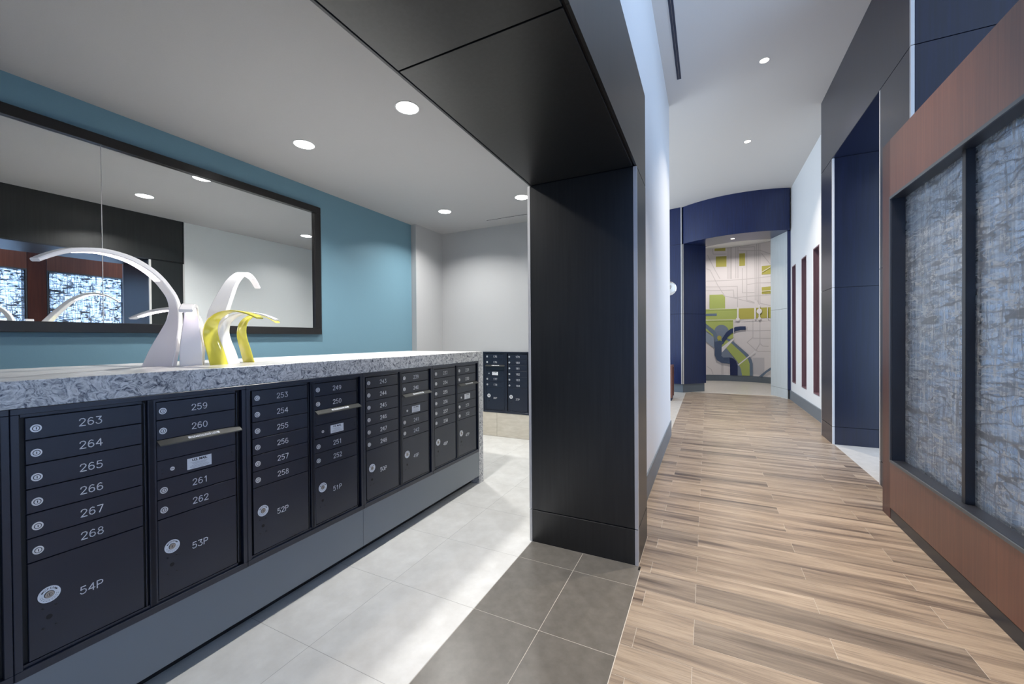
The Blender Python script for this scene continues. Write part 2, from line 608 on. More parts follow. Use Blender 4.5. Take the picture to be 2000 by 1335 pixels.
# wood-look planks: wide rows 1.2 m long, narrow rows 0.9 m long, laid across the corridor
A0, PER, WA = 1.829, 0.3475, 0.197
for k in range(-3, 31):
    for wide in (True, False):
        y0 = A0 + PER * k + (0 if wide else WA)
        y1 = y0 + (WA if wide else PER - WA)
        ym = (y0 + y1) / 2
        if ym > 12.32:
            continue
        if ym < 2.77:
            xl = -0.404
        elif ym < 3.2:
            xl = -0.4225
        elif ym < 6.7:
            xl = -0.517
        else:
            xl = -0.55
        xr = 1.43 if ym < 4.6 else (1.61 if ym < 7.72 else 1.804)
        if ym > 11.75:
            xr = 1.76 - (ym - 11.75) * 0.4
            xl = -0.55 + max(0.0, ym - 12.05) * 0.9
        js = [-0.07 + 1.2 * i for i in range(3)] if wide else [-0.343 + 0.897 * i for i in range(4)]
        cuts = [xl] + [j for j in js if xl + 0.03 < j < xr - 0.03] + [xr]
        for a, b in zip(cuts, cuts[1:]):
            slab('plank', a + GR * 0.6, b - GR * 0.6, y0 + 0.0009, y1 - 0.0009, M['plank'])
# grey tiles between the wood and the mail room
for j in range(5):
    y1 = 3.131 - 0.599 * j
    y0 = y1 - 0.599
    y1 = min(y1, 2.77)
    for x0, x1 in ((-1.205, -0.806), (-0.806, -0.4055)):
        slab('grey_tile', x0 + GR, x1 - GR, y0 + GR, y1 - GR, M['grey_tile'])
# white tiles of the mail room on a grey grout bed
box('grout_bed', -4.05, -1.2062, -1.7, 5.535, GZ, -0.00035, M['grey_grout'], floor)
for j in range(10):
    y0 = 0.135 + 0.5985 * (j - 1)
    y1 = min(y0 + 0.5985, 5.53)
    if y0 > 5.4:
        continue
    for i in range(5):
        x1 = -1.206 - 0.6 * i
        x0 = max(x1 - 0.6, -4.03)
        if i >= 2 and y1 < 3.6:
            continue
        slab('white_tile', x0 + 0.0011, x1 - 0.0011, y0 + 0.0011, y1 - 0.0011, M['white_tile'])
# grey tiles running into the opening on the right
for j in range(5):
    y1 = 7.10 - 0.6 * j
    for i in range(3):
        x0 = 1.612 + 0.4 * i
        slab('pale_tile', x0 + GR, x0 + 0.4 - GR, max(y1 - 0.6, 4.6) + GR, y1 - GR, M['pale_tile'])
# pale tiles of the lobby on the left and of the round room
for j in range(9):
    for i in range(3):
        x1 = -0.552 - 0.6 * i
        slab('pale_tile', x1 - 0.6 + GR, x1 - GR, 6.74 + 0.6 * j + GR, 6.74 + 0.6 * (j + 1) - GR, M['pale_tile'])
for j in range(6):
    y0 = 12.34 + 0.6 * j
    for i in range(4):
        x0 = -0.42 + 0.6 * i
        slab('pale_tile', x0 + GR, x0 + 0.6 - GR, y0 + GR, min(y0 + 0.6, 15.8) - GR, M['pale_tile'])


# ------------------------------------------------------------------ walls and ceilings
def struct(o, label):
    return tag(o, label, None, None, 'structure')


struct(box('wall_left', -4.32, -4.125, -1.8, 4.872, GZ, 3.32, M['teal']), 'teal painted wall of the mail room behind the mirror')
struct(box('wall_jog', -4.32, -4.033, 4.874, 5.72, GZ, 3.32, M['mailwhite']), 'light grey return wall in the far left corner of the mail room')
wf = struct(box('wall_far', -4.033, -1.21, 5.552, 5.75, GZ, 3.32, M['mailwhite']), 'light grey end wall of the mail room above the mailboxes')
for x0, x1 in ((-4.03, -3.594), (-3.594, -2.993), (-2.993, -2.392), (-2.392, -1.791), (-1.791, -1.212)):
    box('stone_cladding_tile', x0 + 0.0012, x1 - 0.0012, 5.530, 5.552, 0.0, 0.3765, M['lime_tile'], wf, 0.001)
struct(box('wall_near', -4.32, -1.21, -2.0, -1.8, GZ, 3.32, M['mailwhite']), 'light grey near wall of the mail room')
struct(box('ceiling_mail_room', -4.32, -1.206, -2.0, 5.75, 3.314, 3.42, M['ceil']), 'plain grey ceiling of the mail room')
struct(box('wall_corridor', -1.208, -0.53, 3.197, 6.72, GZ, 5.15, M['white']), 'white corridor wall beyond the black portal')
struct(box('wall_corridor_upper', -1.208, -0.53, -4.0, 3.197, 3.382, 5.15, M['white']), 'white corridor wall above the black portal')
struct(box('baseboard_corridor', -0.5298, -0.517, 3.2, 6.735, 0.0, 0.232, M['base_grey']), 'tall grey baseboard along the left corridor wall')
struct(box('wall_lobby_near', -6.2, -1.208, 6.58, 6.72, GZ, 5.15, M['white']), 'white lobby wall behind the mail room')
struct(box('wall_lobby_far', -6.2, -0.97, 12.75, 12.9, GZ, 5.15, M['white']), 'white far wall of the left lobby')
struct(box('ceiling_corridor', -6.2, 6.3, -4.2, 16.4, 5.15, 5.27, M['ceil2']), 'high white corridor ceiling')

NICHES = ((8.99, 9.445), (10.05, 10.51), (11.15, 11.58))
NZ0, NZ1 = 0.44, 3.215
wr = []
ys = [7.725] + [v for n in NICHES for v in n] + [12.0]
for i in range(0, len(ys), 2):
    wr.append((1.83, 2.0, ys[i], ys[i + 1], GZ, 5.15))
for a, b in NICHES:
    wr.append((1.83, 2.0, a, b, GZ, NZ0))
    wr.append((1.83, 2.0, a, b, NZ1, 5.15))
struct(boxes('wall_right', wr, M['white']), 'white right corridor wall with three slot niches')
struct(box('baseboard_right', 1.806, 1.8298, 7.73, 11.86, 0.0, 0.225, M['base_grey']), 'tall grey baseboard below the three niches')
struct(box('wall_lobby_right', 2.0, 6.3, 7.76, 7.9, GZ, 5.15, M['lobby_grey']), 'grey end wall of the right lobby')

# ------------------------------------------------------------------ black portal into the mail room
por = thing('mail_room_portal', 'black laminate portal with a deep soffit framing the mail room opening', 'portal', (-0.815, 2.98, 0))
PX0, PX1, PY0, PY1 = -1.2057, -0.4233, 2.77, 3.195
ZS = 2.69
lam = M['laminate']
boxes('core', [(PX0 + .014, PX1 - .014, PY0 + .014, PY1, 0.0, ZS + .02), (PX0 + .016, PX1 - .016, -3.2, PY1, ZS + .016, 3.38), (PX0 + .014, PX1 - .014, -3.2, -1.75, 0, ZS)], M['core'], por)
box('jamb_panel', PX0 + .006, PX1 - .024, PY0, PY0 + .014, .2475, ZS - .005, lam, por, .001)
box('jamb_base_panel', PX0 + .006, PX1 - .024, PY0, PY0 + .014, 0.0, .2405, lam, por, .001)
box('jamb_panel', PX1 - .014, PX1, PY0 + .022, PY1, .2475, ZS - .004, lam, por, .001)
box('jamb_base_panel', PX1 - .014, PX1, PY0 + .022, PY1, 0.0, .2405, lam, por, .001)
box('jamb_panel', PX0, PX0 + .014, PY0 + .024, PY1 - .02, .2475, ZS - .005, lam, por, .001)
box('jamb_base_panel', PX0, PX0 + .014, PY0 + .024, PY1 - .02, 0.0, .2405, lam, por, .001)
box('jamb_panel', PX0, PX1, -1.75, -1.735, 0.0, ZS - .005, lam, por, .001)
sj = [2.768, 1.333, -0.102, -1.537, -3.0]
for a, b in zip(sj, sj[1:]):
    box('soffit_panel', PX0 + .020, PX1 - .026, b + .004, a - .004, ZS, ZS + .016, lam, por, .001)
box('soffit_edge_trim', PX0, PX0 + .012, -3.0, PY0 + .02, ZS + .001, ZS + .014, M['black_metal'], por)
for a, b in ((PY1, 1.333), (1.333, -0.102), (-0.102, -1.537), (-1.537, -3.1)):
    box('corridor_fascia_panel', PX1 - .014, PX1, b + .001, a - .001, ZS + .003, 3.382, lam, por, .0008)
for a, b in ((PY1 - .02, 1.333), (1.333, -0.102), (-0.102, -1.537), (-1.537, -3.1)):
    box('room_fascia_panel', PX0, PX0 + .014, b + .001, a - .001, ZS + .015, 3.314, lam, por, .0008)
for x0, x1, y0, y1 in ((PX1 - .022, PX1 + .001, PY0 - .001, PY0 + .020), (PX0 - .016, PX0 + .004, PY0 - .001, PY0 + .022), (PX0 - .004, PX0 + .012, PY1 - .018, PY1 + .001)):
    o = box('metal_edge_strip', x0, x1, y0, y1, .2475, ZS - .002, M['strip'], por)
    o = box('metal_edge_strip', x0, x1, y0, y1, 0.0, .2405, M['strip'], por)

# ------------------------------------------------------------------ navy portal on the right
nav = thing('lobby_portal', 'tall navy black portal with silver edges on the right of the corridor', 'portal', (1.98, 6.2, 0))
QX = 1.594
QD = 0.80
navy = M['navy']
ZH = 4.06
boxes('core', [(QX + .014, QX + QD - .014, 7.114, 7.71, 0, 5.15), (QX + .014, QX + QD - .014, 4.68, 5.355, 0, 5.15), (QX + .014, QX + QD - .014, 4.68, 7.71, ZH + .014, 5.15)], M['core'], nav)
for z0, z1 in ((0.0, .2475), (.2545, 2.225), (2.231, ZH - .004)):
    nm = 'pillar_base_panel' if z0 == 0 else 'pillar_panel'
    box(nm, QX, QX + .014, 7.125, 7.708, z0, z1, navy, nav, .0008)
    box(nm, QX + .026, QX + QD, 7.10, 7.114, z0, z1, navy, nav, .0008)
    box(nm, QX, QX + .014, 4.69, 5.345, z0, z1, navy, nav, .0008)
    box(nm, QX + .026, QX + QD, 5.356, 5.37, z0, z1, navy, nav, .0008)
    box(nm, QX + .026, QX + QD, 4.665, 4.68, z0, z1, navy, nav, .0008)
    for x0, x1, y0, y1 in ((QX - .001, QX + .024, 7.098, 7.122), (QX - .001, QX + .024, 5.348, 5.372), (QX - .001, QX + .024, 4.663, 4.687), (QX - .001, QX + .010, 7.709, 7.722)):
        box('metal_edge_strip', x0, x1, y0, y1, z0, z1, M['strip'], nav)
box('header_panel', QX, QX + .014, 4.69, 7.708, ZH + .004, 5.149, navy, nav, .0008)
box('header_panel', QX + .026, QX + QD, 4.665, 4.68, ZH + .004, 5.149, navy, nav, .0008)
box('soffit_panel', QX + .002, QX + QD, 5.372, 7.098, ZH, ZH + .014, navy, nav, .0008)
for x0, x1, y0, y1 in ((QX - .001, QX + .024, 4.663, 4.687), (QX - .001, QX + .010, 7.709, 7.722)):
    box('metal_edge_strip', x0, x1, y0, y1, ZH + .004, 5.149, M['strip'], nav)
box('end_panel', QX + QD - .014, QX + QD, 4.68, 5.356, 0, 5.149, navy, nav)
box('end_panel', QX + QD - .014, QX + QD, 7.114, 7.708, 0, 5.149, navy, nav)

# ------------------------------------------------------------------ the round room at the end of the corridor
dr = thing('round_room_portal', 'curved navy portal at the far end of the corridor in front of the mural', 'portal', (0.6, 12.0, 0))
CX, CY, RO, RI = 0.88, 13.8, 2.3, 1.38
ZD = 4.13


def arc_x(r, x0, x1, n):
    a0 = 180 - math.degrees(math.asin((x0 - CX) / r))
    a1 = 180 - math.degrees(math.asin((x1 - CX) / r))
    return arc_points(CX, CY, r, a0, a1, n)


curved_wall('curved_fascia_panel', arc_x(RO, -0.612, 1.80, 28), arc_x(RO - .02, -0.60, 1.79, 28), ZD, 5.149, M['far_daylit'], dr)
curved_wall('curved_soffit_panel', arc_x(RO - .022, -0.60, 1.79, 24), arc_x(RI, -0.06, 1.50, 24), ZD, ZD + .02, M['far_daylit'], dr)


def slat(name, p, q, t, z0, z1, mat, parent=dr):
    """upright panel between two plan points, t thick to its right-hand side"""
    d = (Vector(q) - Vector(p)).normalized()
    n = Vector((d.y, -d.x)) * t
    P, Q = Vector(p), Vector(q)
    return curved_wall(name, [P, Q], [P + n, Q + n], z0, z1, mat, parent)


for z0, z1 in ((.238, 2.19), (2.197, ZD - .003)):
    slat('outer_panel', (-0.985, 12.105), (-0.668, 12.03), -.02, z0, z1, M['far_daylit'])
    slat('jamb_panel', (-0.585, 12.052), (-0.045, 12.60), -.02, z0, z1, M['far_daylit'])
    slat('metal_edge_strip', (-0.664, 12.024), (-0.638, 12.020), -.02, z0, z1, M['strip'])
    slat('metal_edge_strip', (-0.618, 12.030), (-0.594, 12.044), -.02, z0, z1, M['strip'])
slat('outer_panel', (-0.985, 12.105), (-0.668, 12.03), -.02, ZD + .004, 5.149, M['far_daylit'])
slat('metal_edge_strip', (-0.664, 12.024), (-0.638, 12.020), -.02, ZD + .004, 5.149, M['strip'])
curved_wall('jamb_core', [(-0.99, 12.13), (-0.63, 12.05), (-0.06, 12.63)], [(-0.99, 12.74), (-0.62, 12.74), (-0.12, 12.74)], .238, 5.14, M['core'], dr)
curved_wall('base_plinth', [(-0.94, 12.17), (-0.627, 12.075), (-0.085, 12.61)], [(-0.94, 12.74), (-0.62, 12.74), (-0.14, 12.72)], 0.0, .236, M['base_grey'], dr)
for z0, z1 in ((0.0, .232), (.238, 2.23), (2.236, ZD - .003)):
    slat('pale_jamb_panel', (1.506, 12.53), (1.762, 11.80), -.02, z0, z1, M['jamb_pale'])
slat('edge_panel', (1.768, 11.775), (1.828, 11.775), -.03, .225, ZD, M['far_daylit'])
curved_wall('jamb_core', [(1.53, 12.55), (1.785, 11.83), (1.825, 11.83)], [(1.56, 12.80), (1.826, 12.74), (1.828, 12.74)], 0.0, 5.14, M['core'], dr)

MC = (0.65, 13.77)
RM = 2.09
struct(curved_wall('wall_mural', arc_points(MC[0], MC[1], RM + .15, -112, 112, 56), arc_points(MC[0], MC[1], RM, -112, 112, 56), GZ, 4.66, M['white']), 'curved wall of the round room behind the mural')
struct(curved_wall('baseboard_round', arc_points(MC[0], MC[1], RM - .001, -100, 100, 50), arc_points(MC[0], MC[1], RM - .016, -100, 100, 50), 0.0, .205, M['base_grey']), 'curved slate grey baseboard under the mural')
struct(curved_wall('ceiling_round', [(-1.5, 12.76), (2.75, 12.76)], [(-1.5, 16.0), (2.75, 16.0)], 4.66, 4.76, M['white']), 'white ceiling of the round room')

# mural: printed map shapes on the curved wall, (distance along the wall, height)
mur = thing('wall_mural_print', 'map-like mural in white, lime green and slate blue on the curved wall', 'mural', (MC[0], MC[1] + RM - .01, 0.2))
MURAL = [
  ('grey_block','pale',[(0.744, 0.829), (1.088, 0.841), (1.087, 0.269), (0.742, 0.267)]),
  ('green_block','olive',[(-0.425, 4.712), (-0.083, 4.694), (-0.083, 4.555), (-0.426, 4.578)]),
  ('green_block','olive',[(-0.383, 4.38), (-0.049, 4.369), (-0.05, 4.001), (-0.384, 4.013)]),
  ('green_block','olive',[(0.343, 4.413), (0.516, 4.404), (0.515, 3.978), (0.342, 3.984)]),
  ('green_block','olive',[(1.02, 3.893), (1.332, 3.872), (1.332, 3.752), (1.332, 3.588), (1.019, 3.608)]),
  ('green_block','olive',[(1.018, 3.189), (1.331, 3.187), (1.33, 2.947), (1.018, 2.964)]),
  ('green_block','lime',[(-0.597, 3.035), (-0.173, 3.035), (-0.097, 2.94), (-0.098, 2.532), (-0.599, 2.535)]),
  ('green_block','lime',[(-0.827, 2.529), (0.277, 2.519), (0.276, 2.147), (-0.828, 2.148)]),
  ('green_block','olive',[(0.323, 2.517), (0.799, 2.511), (0.798, 2.148), (0.322, 2.139)]),
  ('green_block','olive',[(0.849, 2.512), (1.329, 2.507), (1.329, 2.156), (0.848, 2.156)]),
  ('green_block','lime',[(-0.828, 2.137), (0.164, 2.127), (0.163, 1.521), (0.003, 1.415), (-0.265, 1.286), (-0.829, 1.943)]),
  ('blue_bar','slate',[(-0.828, 2.368), (-0.364, 2.375), (-0.364, 2.288), (-0.828, 2.283)]),
  ('blue_disc','slate2',[(0.017, 1.704), (0.005, 1.624), (-0.028, 1.551), (-0.079, 1.493), (-0.144, 1.456), (-0.217, 1.444), (-0.29, 1.457), (-0.356, 1.495), (-0.409, 1.554), (-0.443, 1.628), (-0.455, 1.71), (-0.442, 1.792), (-0.408, 1.865), (-0.355, 1.923), (-0.288, 1.96), (-0.215, 1.971), (-0.143, 1.957), (-0.078, 1.918), (-0.027, 1.859), (0.006, 1.786)]),
  ('pale_river','pale_blue',[(-0.83, 1.791), (-0.471, 1.548), (-0.438, 1.146), (-0.716, 1.375), (-0.831, 1.474)]),
  ('green_line','lime',[(-0.829, 1.943), (-0.471, 1.635), (-0.461, 1.569), (-0.829, 1.856)]),
  ('river','slate',[(-0.829, 2.107), (-0.713, 2.007), (-0.48, 1.808), (-0.372, 1.677), (-0.333, 1.503), (-0.334, 1.146), (-0.438, 1.146), (-0.451, 1.504), (-0.491, 1.635), (-0.714, 1.844), (-0.829, 1.932)]),
  ('dot','olive',[(-0.214, 1.513), (-0.218, 1.489), (-0.228, 1.467), (-0.243, 1.45), (-0.263, 1.439), (-0.284, 1.436), (-0.306, 1.44), (-0.326, 1.451), (-0.341, 1.468), (-0.351, 1.49), (-0.354, 1.514), (-0.351, 1.538), (-0.341, 1.56), (-0.325, 1.577), (-0.306, 1.588), (-0.284, 1.592), (-0.262, 1.588), (-0.243, 1.576), (-0.228, 1.559), (-0.218, 1.537)]),
  ('river','slate',[(-0.082, 1.501), (0.059, 1.457), (0.227, 1.307), (0.615, 0.931), (0.706, 0.766), (0.743, 0.621), (0.742, 0.215), (0.641, 0.209), (0.642, 0.617), (0.596, 0.762), (0.486, 0.907), (0.078, 1.307), (-0.035, 1.404)]),
  ('green_bank','lime',[(-0.207, 1.286), (-0.149, 1.398), (-0.035, 1.419), (0.087, 1.329), (0.486, 0.917), (0.605, 0.763), (0.651, 0.617), (0.65, 0.215), (0.41, 0.202), (0.383, 0.438), (0.281, 0.69), (-0.074, 1.157), (-0.208, 1.2)]),
  ('pale_river','slate2',[(-0.208, 1.2), (-0.074, 1.157), (0.114, 0.879), (0.281, 0.669), (0.383, 0.438), (0.419, 0.203), (0.271, 0.196), (0.281, 0.648), (0.226, 0.753), (0.114, 0.825), (-0.209, 0.81)]),
  ('white_path','white',[(-0.217, 1.178), (0.172, 1.51), (0.172, 1.446), (-0.208, 0.994)]),
  ('white_path','white',[(0.29, 0.584), (0.818, 1.07), (0.837, 1.035), (0.3, 0.542)]),
  ('dark_arc','navy',[(-0.227, 1.308), (-0.197, 1.481), (-0.072, 1.695), (0.06, 1.811), (0.229, 1.887), (0.377, 1.904), (0.534, 1.9), (0.534, 1.781), (0.377, 1.777), (0.229, 1.738), (0.098, 1.66), (-0.016, 1.544), (-0.121, 1.372), (-0.169, 1.286)]),
  ('dark_stem','navy2',[(-0.438, 1.374), (-0.265, 1.416), (-0.149, 1.372), (-0.211, 1.243), (-0.218, 0.875), (-0.17, 0.822), (0.029, 0.824), (0.051, 0.603), (-0.209, 0.627), (-0.365, 0.722), (-0.439, 0.896)]),
  ('dark_trunk','navy3',[(0.029, 0.824), (0.151, 0.794), (0.244, 0.689), (0.285, 0.541), (0.284, 0.196), (0.052, 0.187), (0.048, 0.599)]),
  ('river','slate',[(0.927, 0.186), (1.153, 0.416), (1.325, 0.548), (1.325, 0.457), (1.181, 0.357), (1.039, 0.204)]),
]
LINES = [
  [(-0.006, 4.864), (-0.01, 3.579)],
  [(0.031, 4.86), (0.028, 3.577)],
  [(0.078, 4.865), (0.075, 3.573)],
  [(0.106, 4.861), (0.103, 3.571)],
  [(0.237, 4.855), (0.233, 3.581)],
  [(0.302, 4.846), (0.298, 3.575)],
  [(-0.698, 3.527), (0.4, 3.513), (1.293, 3.519)],
  [(-0.699, 3.32), (0.279, 3.291), (0.286, 2.558)],
  [(-0.699, 3.19), (0.158, 3.172), (0.176, 2.926)],
  [(-0.653, 4.437), (-0.414, 3.906), (-0.258, 3.595)],
  [(-0.696, 3.961), (-0.574, 3.914), (-0.337, 3.383), (-0.107, 2.973), (0.157, 2.905), (0.785, 2.675)],
  [(0.429, 3.9), (0.432, 3.056), (0.786, 3.037)],
  [(0.568, 4.469), (0.564, 2.794), (0.785, 2.706)],
  [(0.808, 4.575), (0.818, 2.776)],
  [(0.864, 4.771), (0.868, 2.772), (0.942, 2.622), (0.951, 2.523)],
  [(0.919, 4.76), (0.914, 2.665)],
  [(0.966, 4.751), (0.961, 2.662), (1.291, 2.555)],
  [(0.292, 4.519), (0.974, 4.422), (1.295, 4.241)],
  [(1.011, 4.313), (1.275, 3.924)],
  [(0.565, 3.318), (0.86, 3.35), (1.293, 3.308)],
  [(0.194, 2.903), (0.675, 2.922), (1.292, 2.907)],
  [(-0.49, 4.798), (-0.472, 4.472), (-0.064, 4.442)],
  [(0.348, 4.818), (0.384, 4.622), (0.789, 4.579)],
  [(0.296, 2.56), (0.295, 2.146)],
  [(0.821, 2.53), (0.821, 2.158)],
  [(0.961, 2.583), (0.958, 1.309), (0.837, 1.081)],
  [(1.214, 2.503), (1.214, 2.15)],
  [(0.747, 2.098), (0.745, 1.516)],
  [(0.571, 1.874), (0.571, 1.748), (1.289, 1.744)],
  [(0.745, 1.495), (1.289, 1.482)],
  [(0.745, 1.516), (0.57, 1.35), (0.837, 1.081), (0.892, 1.051), (1.288, 1.059)],
  [(0.958, 1.309), (1.042, 1.228), (1.212, 1.22)],
  [(-0.209, 0.594), (-0.211, 0.205)],
  [(-0.171, 0.595), (-0.172, 0.206)],
  [(-0.688, 0.503), (-0.545, 0.395), (-0.485, 0.221)],
  [(-0.713, 2.144), (1.29, 2.136)],
  [(1.019, 3.679), (1.294, 3.8)],
  [(1.018, 3.056), (1.292, 3.047)],
]


def on_wall(bm, depth):
    o = off(mur)
    for v in bm.verts:
        a = v.co.x / RM
        r = RM - depth
        v.co = Vector((MC[0] + r * math.sin(a), MC[1] + r * math.cos(a), v.co.z)) - o


def slice_up(bm, step=0.07):
    lo = min(v.co.x for v in bm.verts)
    hi = max(v.co.x for v in bm.verts)
    x = math.floor(lo / step) * step + step
    while x < hi:
        bmesh.ops.bisect_plane(bm, geom=bm.verts[:] + bm.edges[:] + bm.faces[:], plane_co=(x, 0, 0), plane_no=(1, 0, 0), dist=1e-6)
        x += step


def mural_shape(name, pts, mat, depth):
    bm = bmesh.new()
    P = [Vector((p[0], 0, max(p[1], .205))) for p in pts]
    vs = [bm.verts.new(p) for p in P]
    for tri in tessellate_polygon([[Vector((p.x, p.z, 0)) for p in P]]):
        try:
            bm.faces.new([vs[i] for i in tri])
        except ValueError:
            pass
    slice_up(bm)
    on_wall(bm, depth)
    me = bpy.data.meshes.new(name)
    bm.to_mesh(me)
    bm.free()
    me.materials.append(mat)
    return put(bpy.data.objects.new(name, me), mur)


mural_shape('print_ground', [(-2.4, .205), (2.4, .205), (2.4, 4.655), (-2.4, 4.655)], M['m_ground'], .002)
bm = bmesh.new()
for line in LINES:
    for a, b in zip(line, line[1:]):
        A, B = Vector((a[0], 0, a[1])), Vector((b[0], 0, b[1]))
        A.z, B.z = min(A.z, 4.65), min(B.z, 4.65)
        d = (B - A)
        if d.length < 1e-4:
            continue
        d.normalize()
        n = Vector((-d.z, 0, d.x)) * .011
        bm.faces.new([bm.verts.new(p) for p in (A - n - d * .01, B - n + d * .01, B + n + d * .01, A + n - d * .01)])
slice_up(bm)
on_wall(bm, .004)
me = bpy.data.meshes.new('street_lines')
bm.to_mesh(me)
bm.free()
me.materials.append(M['m_line'])
tag(put(bpy.data.objects.new('street_lines', me), mur), None, None, None, 'stuff')
for i, (n, mk, pts) in enumerate(MURAL):
    mural_shape(n, pts, M['m_' + mk], .006 + .0012 * i)
bm = bmesh.new()
for (x0, z0), (x1, z1), w in (((.296, 2.56), (.295, 2.13), .024), ((.823, 2.53), (.822, 2.13), .024), ((.952, 2.6), (.955, 2.13), .022), ((1.214, 2.51), (1.214, 2.15), .012),
                              ((-.80, 2.142), (1.31, 2.134), .008), ((-.80, 2.532), (.28, 2.522), .006), ((1.02, 3.68), (1.31, 3.82), .008), ((1.018, 3.056), (1.31, 3.047), .008), ((.164, 2.13), (.164, 1.52), .012)):
    A, B = Vector((x0, 0, z0)), Vector((x1, 0, z1))
    d = (B - A).normalized()
    n = Vector((-d.z, 0, d.x)) * w
    bm.faces.new([bm.verts.new(p) for p in (A - n, B - n, B + n, A + n)])
slice_up(bm)
for cx, cz, r in ((.955, 2.394, .085), (.295, 2.15, .06), (.955, 2.15, .05)):
    bm.faces.new([bm.verts.new((cx + r * math.cos(2 * PI * i / 20), 0, cz + r * math.sin(2 * PI * i / 20))) for i in range(20)])
on_wall(bm, .042)
me = bpy.data.meshes.new('white_streets')
bm.to_mesh(me)
bm.free()
me.materials.append(M['m_line_light'])
put(bpy.data.objects.new('white_streets', me), mur)

# ------------------------------------------------------------------ slot niches in the right wall
for (a, b), lab in zip(NICHES, ('mauve framed slot niche nearest the navy portal, first of three', 'mauve framed slot niche in the middle of the three', 'mauve framed slot niche farthest along, beside the curved portal')):
    t = thing('slot_niche', lab, 'wall niche', (1.83, (a + b) / 2, NZ0), 0, 'slot niches in the right wall')
    f = .022
    boxes('frame', [(1.826, 1.93, a, a + f, NZ0, NZ1), (1.826, 1.93, b - f, b, NZ0, NZ1), (1.826, 1.93, a + f, b - f, NZ0, NZ0 + f), (1.826, 1.93, a + f, b - f, NZ1 - f, NZ1)], M['niche'], t)
    box('woven_back', 1.91, 1.93, a + f, b - f, NZ0 + f, NZ1 - f, M['weave'], t)

# ------------------------------------------------------------------ wood and resin screen on the right
scr = thing('screen_wall', 'red wood screen with dark framed woven resin panes on the right', 'screen', (1.45, 2.4, 0))
SX = 1.375
SZ0, SZ1, SH, ST = 0.092, 0.478, 2.70, 3.18
posts = ((4.405, 4.57), (2.268, 2.476), (0.131, 0.339))
bays = ((2.476, 4.405), (0.339, 2.268))
for a, b in posts:
    box('post', SX + .002, SX + .15, a + .0015, b - .0015, 0.0, ST, M['cherry_dark'], scr, .001)
for a, b in bays:
    box('header_panel', SX, SX + .15, a + .002, b - .002, SH, ST, M['cherry'], scr, .001)
    box('lower_panel', SX, SX + .15, a + .002, b - .002, SZ0, SZ1, M['cherry'], scr, .001)
    box('base_plinth', SX + .004, SX + .145, a, b, 0.0, SZ0 - .006, M['black_metal'], scr)
    fo = boxes('window_frame', [(SX + .004, SX + .145, a + .003, a + .03, SZ1, SH), (SX + .004, SX + .145, b - .03, b - .003, SZ1, SH),
                                (SX + .004, SX + .145, a + .03, b - .03, SZ1, SZ1 + .022), (SX + .004, SX + .145, a + .03, b - .03, SH - .022, SH)], M['black_metal'], scr)
    boxes('frame_lip', [(SX - .006, SX + .004, a + .003, b - .003, SH - .022, SH - .001), (SX - .006, SX + .004, a + .003, b - .003, SZ1 + .001, SZ1 + .020),
                        (SX - .006, SX + .004, a + .003, a + .018, SZ1 + .020, SH - .022), (SX - .006, SX + .004, b - .018, b - .003, SZ1 + .020, SH - .022)], M['lip'], fo)
    mid = (a + b) / 2
    box('mullion', SX + .045, SX + .12, mid - .02, mid + .02, SZ1 + .022, SH - .022, M['black_metal'], scr, .002)
    for y0, y1 in ((a + .03, mid - .02), (mid + .02, b - .03)):
        box('resin_pane', SX + .088, SX + .100, y0, y1, SZ1 + .022, SH - .022, M['pane'], scr)

# ------------------------------------------------------------------ mailbox counter
top = thing('stone_countertop', 'speckled grey and white stone countertop with a thick waterfall end leg', 'countertop', (-2.7, 1.7, 1.3055))
YE = 3.7252
XB = -3.21


def stone_slab(name, x0, x1, y0, y1, z0, z1, parent):
    c = Vector(((x0 + x1) / 2, (y0 + y1) / 2, (z0 + z1) / 2))
    bm = bmesh.new()
    bm_box(bm, x0 - c.x, x1 - c.x, y0 - c.y, y1 - c.y, z0 - c.z, z1 - c.z, .002)
    bm.faces.ensure_lookup_table()
    zt = max(v.co.z for v in bm.verts)
    for f in bm.faces:
        if all(v.co.z > zt - 1e-5 for v in f.verts):
            f.material_index = 1
    return finish(name, bm, [M['stone'], M['stone_top']], parent, c - off(parent))


stone_slab('top_slab', XB, XC, -0.42, YE, 1.3055, ZT, top)
lg = box('waterfall_leg', XB, XC, 3.6372, YE, 0.0, 1.3054, M['stone'], top, .002)

cab = thing('counter_base', 'grey panelled base carrying the mailbox cabinets above a black toe kick', 'counter base', (-2.7, 1.7, 0))
for a, b in ((-.40, 2.0495), (2.0515, 3.6365)):
    box('front_panel', XC - .024, XC - .004, a, b, .0815, .3435, M['panel_grey'], cab, .001)
box('toe_kick', XB + .09, XC - .10, -.38, 3.6365, 0.0, .0815, M['core'], cab)
box('deck', XB + .03, XC - .03, -.40, 3.6365, .0835, .342, M['core'], cab)
box('back_panel', XB + .01, XB + .03, -.40, 3.6365, .0835, 1.3045, M['laminate'], cab)

# ---- one mailbox cabinet: local x along its front, -y outwards, z up (bottom of the outer trim at z = .3445 on the counter)
UZ = .3445
W_TRIM = .0215
COLW = .3635
Z = dict(inner_top=1.284, door_top=1.270, inner_bottom=.3740, parcel_bottom=.388, outer_top=1.3050)
GROOVES = [1.188, 1.099, 1.010, .921, .832, .7435]
_mesh = {}


